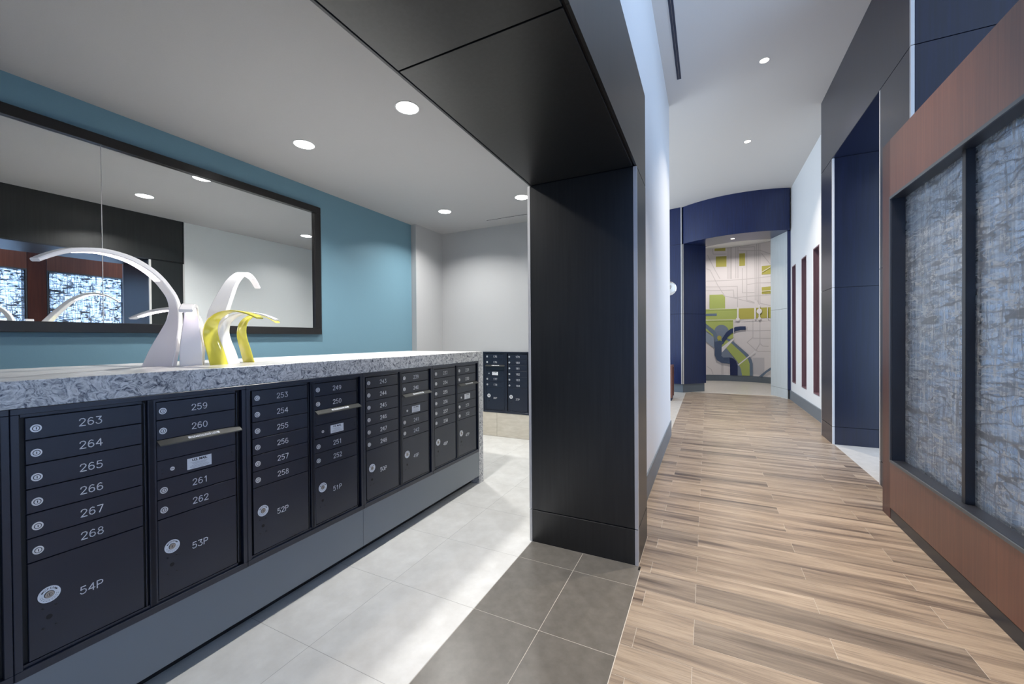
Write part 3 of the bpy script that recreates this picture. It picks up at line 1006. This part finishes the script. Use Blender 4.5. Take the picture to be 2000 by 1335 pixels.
def local_box(name, x0, x1, y0, y1, z0, z1, mat, parent, bev=0.0, shift=None):
    c = Vector(((x0 + x1) / 2, (y0 + y1) / 2, (z0 + z1) / 2))
    key = (name, round(x1 - x0, 4), round(y1 - y0, 4), round(z1 - z0, 4), mat.name, bev)
    me = _mesh.get(key)
    if me is None:
        bm = bmesh.new()
        bm_box(bm, x0 - c.x, x1 - c.x, y0 - c.y, y1 - c.y, z0 - c.z, z1 - c.z, bev)
        bmesh.ops.recalc_face_normals(bm, faces=bm.faces)
        me = bpy.data.meshes.new(name)
        bm.to_mesh(me)
        bm.free()
        me.materials.append(mat)
        _mesh[key] = me
    return put(bpy.data.objects.new(name, me), parent, c - (shift or Vector((0, 0, 0))))


def cached(key, build):
    if key not in _mesh:
        _mesh[key] = build()
    return _mesh[key]


def lock_mesh():
    bm = bmesh.new()
    bm_disc(bm, (0, 0, 0), 0.0, .0142, (0, -1, 0), .003, 0, 24)
    bm_disc(bm, (0, -.003, 0), .0078, .0098, (0, -1, 0), .0008, 1, 24)
    bm_disc(bm, (0, -.003, 0), 0.0, .0074, (0, -1, 0), .0018, 0, 20)
    bm_box(bm, -.0011, .0011, -.0054, -.0047, -.0042, .0042, 0, 1)
    return mesh_from(bm, 'lock', [M['lock'], M['keyway']])


def mesh_from(bm, name, mats):
    bmesh.ops.recalc_face_normals(bm, faces=bm.faces)
    me = bpy.data.meshes.new(name)
    bm.to_mesh(me)
    bm.free()
    for m in mats:
        me.materials.append(m)
    return me


def dial_mesh():
    """round white OPEN plate with a warm lock in its middle"""
    bm = bmesh.new()
    bm_disc(bm, (0, 0, 0), .0135, .0292, (0, -1, 0), .0012, 0, 36)
    bm_disc(bm, (0, 0, 0), .0118, .0134, (0, -1, 0), .0014, 2, 28)
    bm_disc(bm, (0, 0, 0), 0.0, .0118, (0, -1, 0), .0042, 1, 24)
    bm_disc(bm, (0, -.0042, 0), .0060, .0068, (0, -1, 0), .0005, 2, 20)
    bm_box(bm, -.001, .001, -.0049, -.0042, -.0042, .0042, 0, 2)
    for s in (-1, 1):                                    # two black arrows beside the word
        a = math.radians(52) * s
        for (r0, r1, w0, w1) in ((.0172, .0262, .0, .0),):
            u = Vector((math.sin(a), 0, math.cos(a)))
            t = Vector((math.cos(a), 0, -math.sin(a))) * s
            c = u * .0217
            for pts in (((-.0042, -.0018), (.0012, -.0018), (.0012, .0018), (-.0042, .0018)), ((.0012, -.0038), (.0050, 0), (.0012, .0038))):
                f = bm.faces.new([bm.verts.new(c + t * p[0] + u * p[1] + Vector((0, -.0016, 0))) for p in pts])
                f.material_index = 2
    for i in range(9):                                   # fine print round the lower rim
        a = math.radians(105 + i * 19)
        u = Vector((math.sin(a), 0, math.cos(a)))
        t = Vector((math.cos(a), 0, -math.sin(a)))
        for r in (.0188, .0232):
            f = bm.faces.new([bm.verts.new(u * r + t * p[0] + u * p[1] + Vector((0, -.0015, 0))) for p in ((-.0024, -.0008), (.0024, -.0008), (.0024, .0008), (-.0024, .0008))])
            f.material_index = 3
    return mesh_from(bm, 'open_dial', [M['decal'], M['lock_tan'], M['ink_black'], M['ink_grey']])


def open_word_mesh():
    """OPEN bent round the top of the dial"""
    bm = bmesh.new()
    letters = [('O', -30), ('P', -10), ('E', 10), ('N', 30)]
    for ch, ang in letters:
        me = cached(('letter', ch), lambda ch=ch: text_mesh('letter', ch, .0105, M['ink_black'], 0.0001))
        tmp = bmesh.new()
        tmp.from_mesh(me)
        a = math.radians(ang)
        for v in tmp.verts:
            x, z = v.co.x, v.co.y + .0215
            v.co = Vector((x * math.cos(a) + z * math.sin(a), -.0016 - v.co.z, -x * math.sin(a) + z * math.cos(a)))
        t2 = bpy.data.meshes.new('tmp')
        tmp.to_mesh(t2)
        tmp.free()
        bm.from_mesh(t2)
        bpy.data.meshes.remove(t2)
    return mesh_from(bm, 'open_lettering', [M['ink_black']])


def screw_mesh():
    bm = bmesh.new()
    bm_disc(bm, (0, 0, 0), 0.0, .0044, (0, -1, 0), .0012, 0, 14)
    bm_box(bm, -.0030, .0030, -.0017, -.0012, -.0006, .0006, 0, 1)
    return mesh_from(bm, 'screw', [M['black_metal'], M['slot_black']])


def hole_mesh():
    bm = bmesh.new()
    bm_disc(bm, (0, 0, 0), 0.0, .0085, (0, -1, 0), .0006, 0, 20)
    return mesh_from(bm, 'key_hole', [M['slot_black']])


def hood_mesh(w):
    bm = bmesh.new()
    prof = [(0, 0), (-.031, -.0180), (-.0335, -.0225), (-.0315, -.0225), (-.0295, -.0195), (0, -.003)]
    sweep(bm, [[Vector((x, p[0], p[1])) for p in prof] for x in (0, w)])
    return mesh_from(bm, 'mail_slot_hood', [M['hood']])


def lay_text(body, size, mat, bold=0.0):
    """text lying in the x-z plane facing -y"""
    me = text_mesh('lettering', body, size, mat, 0.0001, bold)
    me.transform(Matrix.Rotation(PI / 2, 4, 'X'))
    return me


def usmail_mesh():
    bm = bmesh.new()
    bm_box(bm, -.051, .051, -.0009, 0, -.0258, .0258, .0004, 0)
    for i, (w, z) in enumerate(((.076, .0035), (.060, -.0005), (.050, -.0045), (.066, -.0095), (.080, -.0135), (.084, -.0175), (.070, -.0215))):
        f = bm.faces.new([bm.verts.new((x, -.00105, z + dz)) for x, dz in ((-w / 2, -.0006), (w / 2, -.0006), (w / 2, .0007), (-w / 2, .0007))])
        f.material_index = 1
    return mesh_from(bm, 'mail_plate', [M['decal'], M['ink_grey']])


def add(name, me, parent, loc, rot=None):
    o = put(bpy.data.objects.new(name, me), parent, Vector(loc))
    if rot:
        o.rotation_euler = rot
    return o


D0, D1 = .006, .020          # door front and back, measured inwards from the trim


def column(t, x0, kind, nums, parcel):
    """one column of doors; x0 is where the column opening starts; kind 'plain' or 'slot'"""
    dl, dr = (x0 + .0155, x0 + .3425) if kind == 'plain' else (x0 + .0295, x0 + .357)
    bb = M['box_black']
    local_box('top_strip', dl - .012, dr + .001, D0 + .001, D1, Z['door_top'] + .002 - UZ, Z['inner_top'] - .001 - UZ, bb, t, .0006)
    rows = list(zip([Z['door_top']] + GROOVES[:-1], GROOVES))
    lx = dl + (.0255 if kind == 'plain' else .023)
    nx = dl + (.137 if kind == 'plain' else .1355)
    slots = [0, 1, 4, 5] if kind == 'slot' else range(6)
    for i, r in enumerate(slots):
        zt, zb = rows[r]
        d = local_box('door', dl, dr, D0, D1, zb + .0016 - UZ, zt - .0016 - UZ, bb, t, .0012)
        zl = zb + .0400 - UZ
        c = d.location
        add('lock', cached('lock', lock_mesh), d, (lx - c.x, D0 - c.y, zl - c.z))
        if nums:
            s = nums[i]
            me = cached(('num', s), lambda s=s: stroke_mesh('number', s, .0278, .0030))
            add('number', me, d, (nx - c.x, D0 - c.y, zb + .0255 - UZ - c.z))
    if kind == 'slot':
        d = local_box('mail_slot_door', dl, dr, D0, D1, 1.0075 - UZ, 1.099 - .0016 - UZ, bb, t, .0012)
        hood = add('mail_slot_hood', cached(('hood', 1), lambda: hood_mesh(.345)), t, (dl, D0, 1.0990 - UZ))
        ang = math.atan2(.0180, .031)
        hl = local_box('hood_label', .113, .245, -.0004, 0, -.007, .007, M['decal'], hood)
        hl.location = (.179, -.0165, -.0089)
        hl.rotation_euler = (ang - PI / 2, 0, 0)
        tx = cached('outgoing', lambda: lay_text('OUTGOING MAIL', .0145, M['ink_black'], .0002))
        add('hood_lettering', tx, hood, (.179, -.01685, -.0083), (ang - PI / 2, 0, 0))
        p = local_box('mail_plate_door', dl, dr, D0, D1, .921 + .0016 - UZ, 1.0055 - UZ, bb, t, .0012)
        c = p.location
        add('mail_plate', cached('usmail', usmail_mesh), p, (dl + .1650 - c.x, D0 - c.y, .961 - UZ - c.z))
        add('plate_lettering', cached('usmailtext', lambda: lay_text('U.S. MAIL', .0155, M['ink_black'], .0006)), p, (dl + .1650 - c.x, D0 - .0011 - c.y, .9765 - UZ - c.z))
        add('lock', cached('small_lock', lambda: small_lock()), p, (dl + .0560 - c.x, D0 - c.y, .960 - UZ - c.z))
        for sx, sz in ((.021, .964), (.021, .947), (.095, .966), (.095, .949), (.312, .969), (.312, .953)):
            add('screw', cached('screw', screw_mesh), p, (dl + sx - c.x, D0 - c.y, sz - UZ - c.z))
    d = local_box('parcel_door', dl, dr, D0, D1, Z['parcel_bottom'] + .002 - UZ, GROOVES[-1] - .0016 - UZ, bb, t, .0012)
    c = d.location
    px = dl + .0512
    add('open_dial', cached('dial', dial_mesh), d, (px - c.x, D0 - c.y, .607 - UZ - c.z))
    add('dial_lettering', cached('openword', open_word_mesh), d, (px - c.x, D0 - c.y, .607 - UZ - c.z))
    add('key_hole', cached('hole', hole_mesh), d, (px - .001 - c.x, D0 - c.y, .524 - UZ - c.z))
    for sx in (-.0165, .0165):
        for sz in (.560, .4875):
            add('screw', cached('screw', screw_mesh), d, (px + sx - c.x, D0 - c.y, sz - UZ - c.z))
    if parcel:
        me = cached(('num', parcel), lambda: stroke_mesh('number', parcel, .0278, .0030))
        add('number', me, d, (nx - .005 - c.x, D0 - c.y, .5575 - UZ - c.z))
    # hinge rod in the gap beside the doors
    gx = dr + .010
    local_box('hinge_rod', gx - .0022, gx + .0022, D0 + .003, D0 + .008, Z['parcel_bottom'] - UZ, Z['door_top'] - UZ, bb, t, .0004)


def small_lock():
    bm = bmesh.new()
    bm_disc(bm, (0, 0, 0), 0.0, .0088, (0, -1, 0), .002, 0, 20)
    bm_box(bm, -.005, .005, -.0028, -.002, -.001, .001, 0, 1)
    return mesh_from(bm, 'small_lock', [M['lock'], M['keyway']])


def mailbox_unit(label, cols, loc, rotz, depth, group):
    t = thing('mailbox_cabinet', label, 'mailboxes', loc, rotz, group)
    wid = 2 * W_TRIM + COLW * len(cols) + .0215 * (len(cols) - 1)
    bb = M['box_black']
    ht = Z['outer_top'] - UZ
    local_box('carcass', .004, wid - .004, D1 + .001, depth, .004, ht - .004, M['core'], t)
    # trim: four mitred-looking rails, a step inside them
    g = .0008
    local_box('trim_rail', g, wid - g, -.004, D1 + .0008, Z['inner_top'] - UZ, ht, bb, t, .0015)
    local_box('trim_rail', g, wid - g, -.004, D1 + .0008, 0, Z['inner_bottom'] - UZ, bb, t, .0015)
    for x0, x1 in ((g, W_TRIM), (wid - W_TRIM, wid - g)):
        local_box('trim_rail', x0, x1, -.0036, D1 + .0008, Z['inner_bottom'] + .0004 - UZ, Z['inner_top'] - .0004 - UZ, bb, t, .0015)
    x = W_TRIM
    for i, (kind, nums, parcel) in enumerate(cols):
        local_box('inner_sill', x + .001, x + COLW - .001, D0 + .001, D1, Z['inner_bottom'] + .0012 - UZ, Z['parcel_bottom'] - .001 - UZ, bb, t, .0006)
        if kind == 'slot':
            local_box('side_stile', x + .0015, x + .0275, D0 - .002, D1, Z['inner_bottom'] + .002 - UZ, Z['inner_top'] - .001 - UZ, bb, t, .001)
        column(t, x, kind, nums, parcel)
        x += COLW
        if i < len(cols) - 1:
            local_box('middle_stile', x - .001, x + .0215, D0 - .002, D1, Z['inner_bottom'] + .002 - UZ, Z['inner_top'] - .001 - UZ, bb, t, .001)
            x += .0215 - .0215
    return t


def six(a):
    return [str(a + i) for i in range(6)]


def four(a):
    return [str(a + i) for i in range(4)]


PITCH = .7915
UW = 2 * W_TRIM + 2 * COLW
units = [
    (-1, None, None, None, None, 'unnumbered black mailbox cabinet running out of frame at the near end of the counter'),
    (0, six(263), '54P', four(259), '53P', 'black mailbox cabinet with doors 263 to 268 and parcel lockers 54P and 53P'),
    (1, six(253), '52P', four(249), '51P', 'black mailbox cabinet with doors 253 to 258 and parcel lockers 52P and 51P'),
    (2, six(243), '50P', four(239), '49P', 'black mailbox cabinet with doors 243 to 248 and parcel lockers 50P and 49P'),
    (3, six(233), '48P', four(229), '47P', 'black mailbox cabinet with doors 233 to 238 beside the stone end leg')]
for k, n1, p1, n2, p2, lab in units:
    mailbox_unit(lab, [('plain', n1, p1), ('slot', n2, p2)], (XC - .001, .4705 + PITCH * k, UZ), PI / 2, .38, 'mailbox cabinets in the stone counter')
mailbox_unit('narrow mailbox cabinet on the end wall with doors 175 to 178 and mail slot', [('slot', four(175), '36P')], (-3.238, 5.529, UZ + .030), 0, .021, 'mailbox cabinets on the end wall')
mailbox_unit('narrow mailbox cabinet on the end wall with doors 179 to 184', [('plain', six(179), '37P')], (-2.8305, 5.529, UZ + .030), 0, .021, 'mailbox cabinets on the end wall')

# ------------------------------------------------------------------ mirror
mir = thing('wall_mirror', 'wide black framed mirror in two panes on the teal wall', 'mirror', (-4.125, 1.35, 1.609))
mz0, mz1, my0, my1 = 1.609, 3.095, -0.53, 3.231
fw = .074
fm = M['frame_black']
box('frame_rail', -4.125, -4.082, my0, my1, mz0, mz0 + fw, fm, mir, .003)
box('frame_rail', -4.125, -4.082, my0, my1, mz1 - fw, mz1, fm, mir, .003)
box('frame_stile', -4.125, -4.0825, my0, my0 + fw, mz0 + fw, mz1 - fw, fm, mir, .003)
box('frame_stile', -4.125, -4.0825, my1 - fw - .008, my1, mz0 + fw, mz1 - fw, fm, mir, .003)
box('mirror_pane', -4.124, -4.110, my0 + fw, 1.3445, mz0 + fw, mz1 - fw, M['mirror'], mir, .0012)
box('mirror_pane', -4.124, -4.110, 1.3475, my1 - fw - .008, mz0 + fw, mz1 - fw, M['mirror'], mir, .0012)

box('seam_strip', -4.124, -4.1088, 1.3447, 1.3473, mz0 + fw, mz1 - fw, M['strip'], mir)

# ------------------------------------------------------------------ arched lamps on the counter
def smooth_path(pts, n):
    """Catmull-Rom through tuples of any length"""
    out = []
    P = [pts[0]] + list(pts) + [pts[-1]]
    for i in range(1, len(P) - 2):
        for s in range(n):
            t = s / n
            a, b, c, d = P[i - 1], P[i], P[i + 1], P[i + 2]
            out.append(tuple(.5 * (2 * b[k] + (c[k] - a[k]) * t + (2 * a[k] - 5 * b[k] + 4 * c[k] - d[k]) * t * t + (3 * b[k] - a[k] - 3 * c[k] + d[k]) * t ** 3) for k in range(len(b))))
    out.append(tuple(pts[-1]))
    return out


def blade(t, stations, base, d, mat, led=None):
    """stations: (s_out, z_out, s_in, z_in, width) in the upright plane through base along d; width across it"""
    d = Vector((d[0], d[1], 0)).normalized()
    w = Vector((d.y, -d.x, 0))
    B = Vector((base[0], base[1], 0))
    o = off(t)
    st = smooth_path(stations, 4)
    bm = bmesh.new()
    secs = []
    for s0, z0, s1, z1, wd in st:
        p = B + d * s0 + Vector((0, 0, z0)) - o
        q = B + d * s1 + Vector((0, 0, z1)) - o
        h = w * wd / 2
        e = (q - p)
        c = min(.25, .004 / max(e.length, .001))
        k = w * min(.004, wd * .25)
        secs.append([p - h + k, p + h - k, p + e * c + h, q - e * c + h, q + h - k, q - h + k, q - e * c - h, p + e * c - h])
    sweep(bm, secs)
    o1 = finish('arched_blade', bm, mat, t, None, True)
    try:
        o1.data.set_sharp_from_angle(angle=math.radians(40))
    except Exception:
        pass
    if led:
        bm = bmesh.new()
        secs = []
        for s0, z0, s1, z1, wd in st[led[0]:led[1]]:
            p = B + d * s0 + Vector((0, 0, z0)) - o
            q = B + d * s1 + Vector((0, 0, z1)) - o
            n = (q - p).normalized()
            h = w * wd * led[2]
            a = q + n * .0005
            b = q + n * .0035
            secs.append([a - h, a + h, b + h, b - h])
        sweep(bm, secs)
        finish('led_strip', bm, M['led'], t)


def ribbon(path, widths, thick, sc=1.0):
    """stations of a band of given widths and thicknesses along a path of (s, z)"""
    st = []
    for i, (q, z) in enumerate(path):
        a = path[max(i - 1, 0)]
        c = path[min(i + 1, len(path) - 1)]
        n = Vector((-(c[1] - a[1]), c[0] - a[0])).normalized() * thick[i] / 2
        if i == 0:
            n = Vector((-thick[i] / 2, 0))
        st.append(((q + n.x) * sc, z + n.y, (q - n.x) * sc, z - n.y, widths[i]))
    return st


# tall white one reaching to the near left
PA = [(.036, ZT), (.0073, 1.4715), (-.0204, 1.532), (-.0526, 1.597), (-.0748, 1.656), (-.083, 1.724), (-.0635, 1.7836), (-.0242, 1.8303), (.0352, 1.8807), (.1106, 1.9211),
      (.2173, 1.9533), (.3377, 1.9615), (.4305, 1.9498), (.4963, 1.9337), (.5508, 1.9114), (.5982, 1.8862), (.6296, 1.8666)]
WA = [.160, .144, .122, .096, .070, .054, .048, .047, .047, .047, .046, .045, .043, .041, .039, .037, .035]
TA = [.034, .034, .034, .034, .034, .033, .031, .030, .030, .028, .025, .022, .019, .018, .017, .016, .015]
t = thing('arched_lamp', 'largest white arched lamp sweeping left with a long lit strip', 'table lamp', (-2.68, 1.10, ZT), 0, 'arched lamps on the counter')
blade(t, ribbon(PA, WA, TA), (-2.70, 1.13), (.5, -.866), M['lamp_white'], (32, 52, .30))
# tall white one reaching to the far right
PD = [(.05, ZT), (.02, 1.50), (.01, 1.60), (.03, 1.70), (.07, 1.763), (.12, 1.83), (.194, 1.918), (.262, 1.970), (.315, 1.997), (.365, 2.006), (.410, 2.004), (.452, 1.992), (.498, 1.967), (.543, 1.932)]
WD = [.112, .110, .108, .104, .098, .088, .074, .066, .060, .055, .050, .046, .043, .041]
TD = [.034] * 6 + [.030, .027, .024, .021, .019, .017, .016, .015]
t = thing('arched_lamp', 'tall white arched lamp curling to the right behind the yellow one', 'table lamp', (-2.72, 1.42, ZT), 0, 'arched lamps on the counter')
blade(t, ribbon(PD, WD, TD), (-2.69, 1.38), (-.57, .82), M['lamp_white'], (26, 44, .28))
# low white one coming towards the corridor
stB = [(-.040, ZT, .036, ZT, .100), (-.048, 1.50, .036, 1.50, .098), (-.046, 1.59, .022, 1.59, .082), (-.040, 1.66, .008, 1.655, .070), (-.020, 1.716, .010, 1.690, .064),
       (.025, 1.742, .035, 1.716, .062), (.09, 1.742, .09, 1.720, .060), (.16, 1.727, .155, 1.708, .058), (.225, 1.703, .215, 1.688, .056)]
t = thing('arched_lamp', 'low white arched lamp bending towards the corridor, lit under its bend', 'table lamp', (-2.588, 1.208, ZT), 0, 'arched lamps on the counter')
blade(t, stB, (-2.588, 1.208), (.86, -.51), M['lamp_white'], (15, 26, .28))
# low white one reaching to the wall
stC = [(-.035, ZT, .020, ZT, .060), (-.045, 1.50, -.006, 1.50, .056), (-.044, 1.58, -.016, 1.58, .056), (-.030, 1.655, -.008, 1.645, .058), (.02, 1.715, .03, 1.695, .058),
       (.10, 1.742, .10, 1.722, .056), (.20, 1.744, .20, 1.727, .054), (.32, 1.732, .315, 1.717, .05), (.42, 1.712, .41, 1.699, .046), (.50, 1.690, .49, 1.679, .042)]
t = thing('arched_lamp', 'low white arched lamp reaching back to the mirror behind the largest one', 'table lamp', (-2.745, 1.29, ZT), 0, 'arched lamps on the counter')
blade(t, stC, (-2.745, 1.30), (-.975, -.22), M['lamp_white'], (18, 34, .28))
# three small thin ones
stE = [(0, 1.405), (-.022, 1.48), (-.045, 1.55), (-.050, 1.605), (-.032, 1.655), (.012, 1.690), (.065, 1.705), (.125, 1.703), (.185, 1.688), (.24, 1.662)]
wE = [.098, .094, .086, .078, .070, .064, .058, .052, .047, .042]
for lab, mat, b, d, sc in (('small yellow curled ribbon lamp in front of the white arches', 'lamp_yellow', (-2.495, 1.298), (.99, .14), 1.30),
                           ('small white curled ribbon lamp between the two yellow ones', 'lamp_white', (-2.535, 1.398), (.90, .43), 1.08),
                           ('small yellow curled ribbon lamp farthest right of the group', 'lamp_yellow', (-2.60, 1.522), (-.10, .995), .86)):
    t = thing('ribbon_lamp', lab, 'table lamp', (b[0], b[1], ZT), 0, 'small ribbon lamps on the counter')
    st = ribbon(stE, wE, [.009] * 10, sc)
    blade(t, st, b, d, M[mat])

# ------------------------------------------------------------------ ceiling lights and vents
for x, y, lab in ((-3.278, 2.43, 'recessed round downlight left of centre over the counter'), (-2.06, 2.405, 'recessed round downlight nearest the black portal soffit'),
                  (-3.276, 4.58, 'recessed round downlight in the far left of the mail room ceiling'), (-2.09, 4.565, 'recessed round downlight half hidden by the black portal')):
    t = thing('round_downlight', lab, 'ceiling light', (x, y, 3.314), 0, 'downlights in the mail room ceiling')
    bm = bmesh.new()
    bm_disc(bm, (0, 0, 0), .084, .093, (0, 0, -1), .003, 0, 40)
    finish('rim', bm, M['lamp_rim'], t)
    bm = bmesh.new()
    bm_disc(bm, (0, 0, 0), 0, .084, (0, 0, -1), .002, 0, 40)
    finish('lens', bm, M['disc'], t)
    round_light('downlight_lamp', (x, y, 3.309), .16, MAIL_W if y < 4 else MAIL_W * (0.75 if x < -3 else 0.25), (1.0, 0.985, 0.95), 134)
for x, y, lab in ((.678, 6.17, 'small warm downlight in the corridor ceiling, nearer of the two'), (.673, 8.57, 'small warm downlight in the corridor ceiling, farther of the two'),
                  (.67, 3.77, 'small warm downlight in the corridor ceiling over the far end of the wood screen'), (.67, 1.37, 'small warm downlight in the corridor ceiling beside the first soffit joint')):
    t = thing('small_downlight', lab, 'ceiling light', (x, y, 5.15), 0, 'warm downlights in the corridor ceiling')
    bm = bmesh.new()
    bm_disc(bm, (0, 0, 0), .052, .060, (0, 0, -1), .003, 0, 28)
    finish('rim', bm, M['lamp_rim'], t)
    bm = bmesh.new()
    bm_disc(bm, (0, 0, 0), 0, .052, (0, 0, -1), .002, 0, 28)
    finish('lens', bm, M['disc_warm'], t)
    round_light('small_downlight_lamp', (x, y, 5.145), .09, CORR_W if y > 5 else CORR_W * 0.50, (1.0, 0.87, 0.73), 100 if y > 5 else 56)
t = thing('small_downlight', 'small downlight set in the curved soffit of the far portal', 'ceiling light', (.60, 12.02, ZD), 0)
bm = bmesh.new()
bm_disc(bm, (0, 0, 0), .045, .055, (0, 0, -1), .003, 0, 28)
finish('rim', bm, M['lamp_rim'], t)
bm = bmesh.new()
bm_disc(bm, (0, 0, 0), 0, .045, (0, 0, -1), .002, 0, 28)
finish('lens', bm, M['disc_warm'], t)
round_light('soffit_lamp', (.60, 12.02, ZD - .005), .08, 12, (1.0, 0.86, 0.72), 110)
t = thing('small_downlight', 'small downlight in the round room ceiling hidden by the far portal', 'ceiling light', (.65, 14.55, 4.66), 0)
bm = bmesh.new()
bm_disc(bm, (0, 0, 0), 0, .06, (0, 0, -1), .003, 0, 28)
finish('lens', bm, M['disc_warm'], t)
round_light('round_room_lamp', (.65, 14.55, 4.65), .12, ROUND_W, (1.0, 0.93, 0.88), 150)

t = thing('slot_diffuser', 'long dark linear air slot in the high corridor ceiling', 'air vent', (-.346, 3.0, 5.15))
for i in range(2):
    x = -.372 + .028 * i
    box('slot_blade', x, x + .024, -1.0, 6.07, 5.1455, 5.1498, M['slot_blue'], t)
boxes('slot_frame', [(-.380, -.374, -1.0, 6.08, 5.1450, 5.1498), (-.318, -.312, -1.0, 6.08, 5.1450, 5.1498), (-.374, -.318, 6.07, 6.08, 5.1450, 5.1498)], M['lamp_rim'], t)
t = thing('slot_diffuser', 'short dark linear air slot in the mail room ceiling by the end wall', 'air vent', (-2.35, 5.207, 3.314))
box('slot_blade', -2.968, -1.75, 5.196, 5.218, 3.3105, 3.3138, M['slot_black'], t)
boxes('slot_frame', [(-2.974, -1.744, 5.190, 5.196, 3.3100, 3.3138), (-2.974, -1.744, 5.218, 5.224, 3.3100, 3.3138)], M['lamp_rim'], t)

# ------------------------------------------------------------------ things in the left lobby, seen past the end of the corridor wall
t = thing('console_bench', 'end of a low red wood bench in the lobby past the white corridor wall', 'bench', (-1.4, 10.6, 0))
box('end_panel', -1.95, -.772, 10.372, 10.40, .07, .852, M['cherry'], t, .002)
box('end_panel', -1.95, -.772, 10.86, 10.89, .07, .852, M['cherry'], t, .002)
box('bench_top', -1.95, -.774, 10.40, 10.86, .80, .85, M['cherry'], t, .002)
box('base_plinth', -1.93, -.79, 10.39, 10.87, 0, .07, M['slot_blue'], t)
t = thing('globe_pendant', 'clear glass globe pendant showing past the end of the white corridor wall', 'pendant lamp', (-.73, 9.0, 2.57))
bm = bmesh.new()
bmesh.ops.create_uvsphere(bm, u_segments=32, v_segments=20, radius=.15)
finish('glass_globe', bm, M['glass_clear'], t, (0, 0, 0), True)
bm = bmesh.new()
bmesh.ops.create_uvsphere(bm, u_segments=16, v_segments=10, radius=.035)
finish('bulb', bm, M['lamp_rim'], t, (0, 0, .02), True)
bm = bmesh.new()
bm_disc(bm, (0, 0, .145), 0, .03, (0, 0, 1), .05, 0, 20)
bm_disc(bm, (0, 0, .195), 0, .004, (0, 0, 1), 2.385, 0, 8)
finish('cord', bm, M['black_metal'], t)
